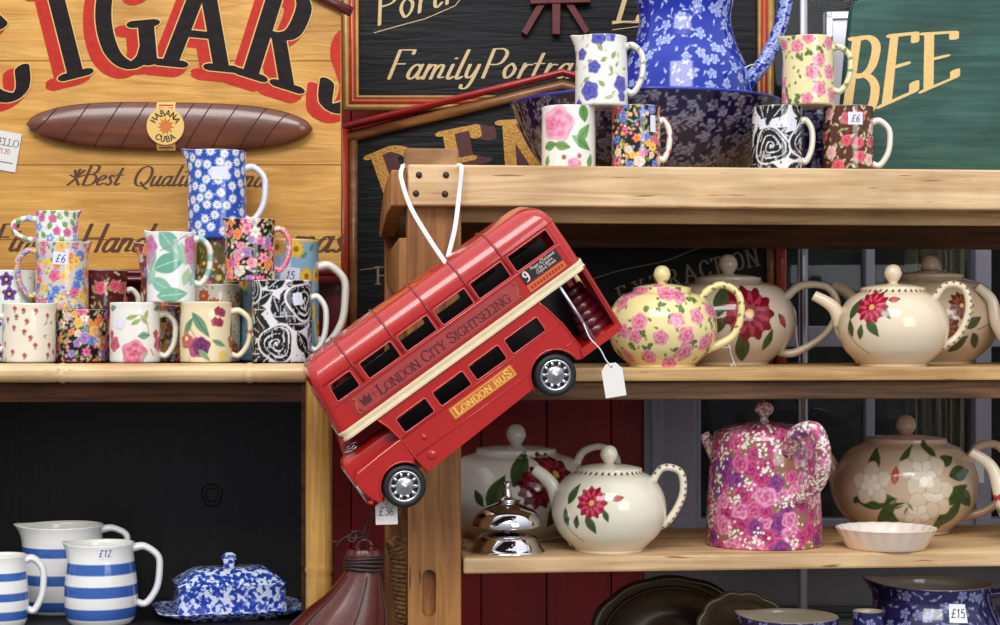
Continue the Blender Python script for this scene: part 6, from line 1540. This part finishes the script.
# windscreen frame of the cab
q = BB(); a0 = (4.5, 44, 22); q.tube([(8, 46, 36), (19, 46, 73), (19, WB-3, 73), (8, WB-3, 36), (8, 46, 36)], 1.5, 8); q.build('windscreen_frame', M['busred'], smooth=True)
q = BB(); q.tube([(22+8*math.cos(t), 30+6*math.sin(t), 60+1.5*math.sin(t)) for t in [2*math.pi*i/30 for i in range(31)]], .9, 8); q.tube([(14, 30, 60), (30, 30, 60)], .8, 6); q.tube([(22, 24, 59), (22, 36, 61)], .8, 6); q.tube([(22, 30, 60), (26, 36, 50)], 1, 6)
q.build('steering_wheel', M['hub'], smooth=True)
for y_ in (8, WB-8):
    q = BB(); n_ = 28
    rs = [[(4.5-dx, y_+r_*math.cos(t), 24+r_*math.sin(t)) for t in [2*math.pi*i/n_ for i in range(n_)]] for r_, dx in ((6.2, -1), (6.2, 1.2), (5.2, 2), (4.6, 1), (2.5, 1.8), (.05, 2.2))]
    q.rings(rs); q.build('headlamp', M['chrome'], smooth=True)
q = BB(); q.tube([(6, 1, 8), (3, 20, 8), (3, WB-20, 8), (6, WB-1, 8)], 2.0, 8); q.build('bumper', M['busred'], smooth=True)
# wheels
def wheel(cu, cz, y0, sgn=1):
    q = BB(); q.lathe([(14, -2*sgn), (15, 1.2*sgn), (18, 2.0*sgn), (20.6, 1.2*sgn), (21.8, -1*sgn), (21.8, -9*sgn), (20, -11*sgn), (10, -11*sgn)], (cu, y0, cz), 56, axis='y', caps=False)
    # lathe about y uses z offset as -y
    ty = q.build('wheel', M['tyre'], smooth=True)
    q = BB(); q.lathe([(.01, -1.5*sgn), (14.6, -1.5*sgn), (14.6, -3*sgn)], (cu, y0, cz), 40, axis='y', caps=False); q.build('wheel_disc', M['busblack'], ty)
    q = BB(); q.lathe([(13.2, -.5*sgn), (13.6, .8*sgn), (14.6, 1.6*sgn), (15.8, 1.5*sgn), (16.2, .6*sgn), (15.6, -1*sgn)], (cu, y0, cz), 48, axis='y', caps=False)
    q.lathe([(.01, 4.2*sgn), (2.6, 3.9*sgn), (3.6, 2.6*sgn), (4.4, 1.9*sgn), (7.6, 1.7*sgn), (8.8, .9*sgn), (9.8, -.2*sgn), (9.9, -1.4*sgn)], (cu, y0, cz), 40, axis='y', caps=False)
    for i in range(10):
        a_ = 2*math.pi*i/10; c_, s_ = math.cos(a_), math.sin(a_)
        q.tube([(cu+9*c_, y0-.2*sgn, cz+9*s_), (cu+14*c_, y0-.3*sgn, cz+14*s_)], [2.1, 1.5], 8, flat=.6, up=(0, 1, 0))
    q.build('hubcap', M['hub'], ty, smooth=True)
    return ty
wheel(41.9, 2, 1.5); wheel(229.3, 2.5, 1.5)
for cu in (41.9, 229.3): wheel(cu, 2.3, WB-1.5, -1)
# axle
BB().tube([(41.9, 8, 2), (41.9, WB-8, 2)], 1.5, 8).tube([(229.3, 8, 2.5), (229.3, WB-8, 2.5)], 1.5, 8).build('axle', M['tyre'])

# ------------------------------------------------------------------ strap and tags
def ribbon(pts, w_, name, m, parent=None): return MB().tube(crom(pts, 8), w_, 8, flat=.5, up=(0, 1, 0)).build(name, m, parent, smooth=True)
A1 = bw_(172, -1, 152); 
mouthA = bw_(164, 6, 152); mouthB = bw_(180, 14, 156)
pL = W(401, 170, -.026); pR = W(463, 163, -.026)
t0 = Vector(W(440, 150, .02))
st = empty('white_strap', (pL.x, -.02, pL.z-.08), 0, 'white cotton strap looped over the post that carries the red bus', 'strap')
def lw(p): return Vector(p)-st.location
hookA = bw_(205, 21, 156.5); hookB = bw_(213, 48, 156.5)
pts = [hookA, W(430, 240, -.10), W(411, 208, -.045), W(402, 182, -.030), W(401, 172, -.022), W(404, 165, .012)]
ribbon([lw(p) for p in pts], .0030, 'left_run', M['strap'], st)
pts = [hookB, W(455, 228, -.075), W(459, 196, -.032), W(461.5, 170, -.029), W(460, 165.5, -.016), W(456, 166, .012)]
ribbon([lw(p) for p in pts], .0030, 'right_run', M['strap'], st)
pts = [W(404, 165, .012), W(404, 166, .052), W(430, 164, .056), W(456, 165, .054), W(458, 166, .012)]
ribbon([lw(p) for p in pts], .0028, 'loop_behind_post', M['strap'], st)
def hang_tag(label, knot, path, centre, w_px, h_px, tilt, Yt, text=None):
    s = (Yt+D)/F; c_ = W(centre[0], centre[1], Yt)
    r_ = empty('price_tag', c_, 0, label, 'tag'); ca, sa = math.cos(tilt), math.sin(tilt)
    def fn(x, y, t): return ((x*ca-y*sa)*s, -t, (x*sa+y*ca)*s)
    w2, h2 = w_px/2, h_px/2
    pl = [(-w2, -h2), (w2, -h2), (w2, h2*.62), (w2*.45, h2), (-w2*.45, h2), (-w2, h2*.62)]
    q = MB(); pp = [fn(x, y, 0) for x, y in pl]; hole = [((1.3*math.cos(t))*1.0, h2*.8+1.3*math.sin(t)) for t in [2*math.pi*i/12 for i in range(12)]]
    q.plate([(a[0], a[2]) for a in pp], [[(fn(x, y, 0)[0], fn(x, y, 0)[2]) for x, y in hole]], 0, .0006); q.build('card', M['card'], r_)
    q = MB().tube(crom([Vector(p)-c_ for p in path]+[Vector(fn(0, h2*.8, .001))], 8), .0008, 6); q.build('string', M['strap'], r_, smooth=True)
    if text:
        pg, wd = text2d(text, h_px*.36, .04, .035, slant=.1, sp=.1); q = MB()
        for p in pg: q.map_poly([(x-wd/2, y-h_px*.1) for x, y in p], lambda x, y, t: fn(x, y, t+.0002), .0004)
        q.build('handwriting', M['penblack'], r_)
    return r_
gp_ = bw_(282, -1.5, 29)
hang_tag('blank white price tag tied to the rear platform pole of the bus', None, [gp_, W(590, 338, -.15), W(600, 349, -.15), W(606, 360, -.148)], (613.5, 380), 21, 34, .16, -.147)
ax = bw_(41, -2, -20)
hang_tag('white price tag marked £36 dangling under the front wheel of the bus', None, [bw_(30, 12, 4), W(386, 498, -.128)], (386.5, 513), 22, 23, .03, -.125, '£36')
# tag string on the yellow teapot's handle
v_, s_ = at(727, None, .085, 345)
tg = empty('price_string', v_, TH, 'white knotted price string hanging from the yellow teapot handle', 'string')
MB().tube(crom([(0, -.010, 0), (.001, -.013, -.004), (.003, -.010, -.012), (.007, -.009, -.024), (.003, -.009, -.028), (.009, -.009, -.029), (.007, -.009, -.022)], 8), .0009, 6).build('string', M['strap'], tg, smooth=True)
MB().tube([(-.001+.009*math.sin(t), -.0085*math.cos(t), .002+.006*math.cos(t)) for t in [2*math.pi*i/24 for i in range(25)]], .0008, 6).build('loop', M['strap'], tg, smooth=True)
v_, s_ = at(790, None, .2, 310)
tg = empty('price_string', v_, TH, 'thin pale string looped on the handle of the beige dahlia teapot', 'string')
MB().tube(crom([(0, -.008, .008), (.005, -.010, -.004), (.006, -.010, -.03), (.009, -.010, -.055)], 8), .0011, 6).build('string', M['card'], tg, smooth=True)

# ------------------------------------------------------------------ leather bag hanging by a cord below the bus
YL = -.055; sL = (YL+D)/F; bc = W(362, 560, YL)
lb = empty('leather_bag', bc, 0, 'oxblood brown stitched leather pouch hanging by a dark cord', 'bag')
def lp_(px, py, y=0): q = W(px, py, YL); return Vector((q.x-bc.x, y, q.z-bc.z))
secs = [(364, 549, 15, 13), (364, 555, 18, 15), (364, 562, 17.5, 14), (362.5, 569, 17, 14), (360, 580, 22, 17), (354, 595, 30, 22), (345, 612, 42, 28), (335, 632, 52, 34), (327, 655, 60, 38), (322, 685, 64, 38), (320, 715, 56, 32), (320, 735, 34, 20), (320, 742, 4, 3)]
sp_c = crom([(a, b, c_) for a, b, c_, d_ in secs], 5); sp_d = crom([(a, b, d_) for a, b, c_, d_ in secs], 5); rs = []; N = 64
for p_, q_ in zip(sp_c, sp_d):
    rg = []
    for i in range(N):
        a_ = 2*math.pi*i/N; f_ = 1-.05*max(0, math.cos(4*(a_+.5)))**6 if p_.y > 566 else 1-.05*math.cos(9*a_)
        c_ = lp_(p_.x, p_.y); rg.append((c_.x+p_.z*sL*f_*math.sin(a_), -q_.z*sL*f_*math.cos(a_), c_.z))
    rs.append(rg)
lbd = MB().rings(rs).build('pouch', M['leather'], lb, smooth=True)
for off in (-.75, .35, 1.3):
    q = []
    for p_, q_ in zip(sp_c[18:-8], sp_d[18:-8]):
        c_ = lp_(p_.x, p_.y); q.append((c_.x+p_.z*sL*1.01*math.sin(off), -q_.z*sL*1.01*math.cos(off), c_.z))
    MB().tube(q, .0011, 6).build('seam', M['leather_dark'], lbd, smooth=True)
    q2 = []
    for p_, q_ in zip(sp_c[20:-8], sp_d[20:-8]):
        c_ = lp_(p_.x, p_.y); q2.append((c_.x+p_.z*sL*1.004*math.sin(off+.1), -q_.z*sL*1.004*math.cos(off+.1), c_.z))
    mb = MB()
    q2 = crom(q2, 4)
    for i in range(0, len(q2)-2, 3): mb.tube([q2[i], q2[i+1]], .0006, 5)
    mb.build('stitching', M['stitch'], lbd)
mb = MB()
for i in range(4): c_ = lp_(364, 557.5+i*3.6); mb.tube([(c_.x+19*sL*math.sin(t), -15.8*sL*math.cos(t), c_.z+.001*math.sin(t*2+i)) for t in [2*math.pi*j/40 for j in range(41)]], .0024, 8, caps=False)
mb.build('neck_cord', M['leather_dark'], lb, smooth=True)
mb = MB(); mb.tube(crom([lp_(358, 552, -.01), lp_(361, 540, -.012), lp_(368, 522, -.01), lp_(374, 506, -.03)], 8), .0012, 6); mb.tube(crom([lp_(371, 553, -.008), lp_(367, 542, -.01), lp_(371, 525, -.012), lp_(374, 506, -.03)], 8), .0012, 6)
mb.tube(crom([lp_(366, 533, -.012), lp_(358, 530, -.014), lp_(350, 534, -.013), lp_(344, 538, -.012), lp_(336, 546, -.010)], 8), .0013, 6); mb.tube(crom([lp_(366, 535, -.012), lp_(356, 537, -.016), lp_(347, 536, -.013), lp_(338, 541, -.010), lp_(333, 540, -.008)], 8), .0011, 6)
mb.tube(crom([lp_(353, 532, -.010), lp_(350, 538, -.018), lp_(355, 540, -.018), lp_(357, 533, -.012), lp_(352, 530, -.01)], 6), .0016, 6)
mb.build('hanging_cord', M['leather_dark'], lb, smooth=True)
q = MB(); c_ = lp_(365, 546); q.tube([(c_.x+.009*math.cos(t), -.010, c_.z+.009*math.sin(t)) for t in [2*math.pi*j/24 for j in range(25)]], .003, 8); q.build('loop', M['leather'], lb, smooth=True)
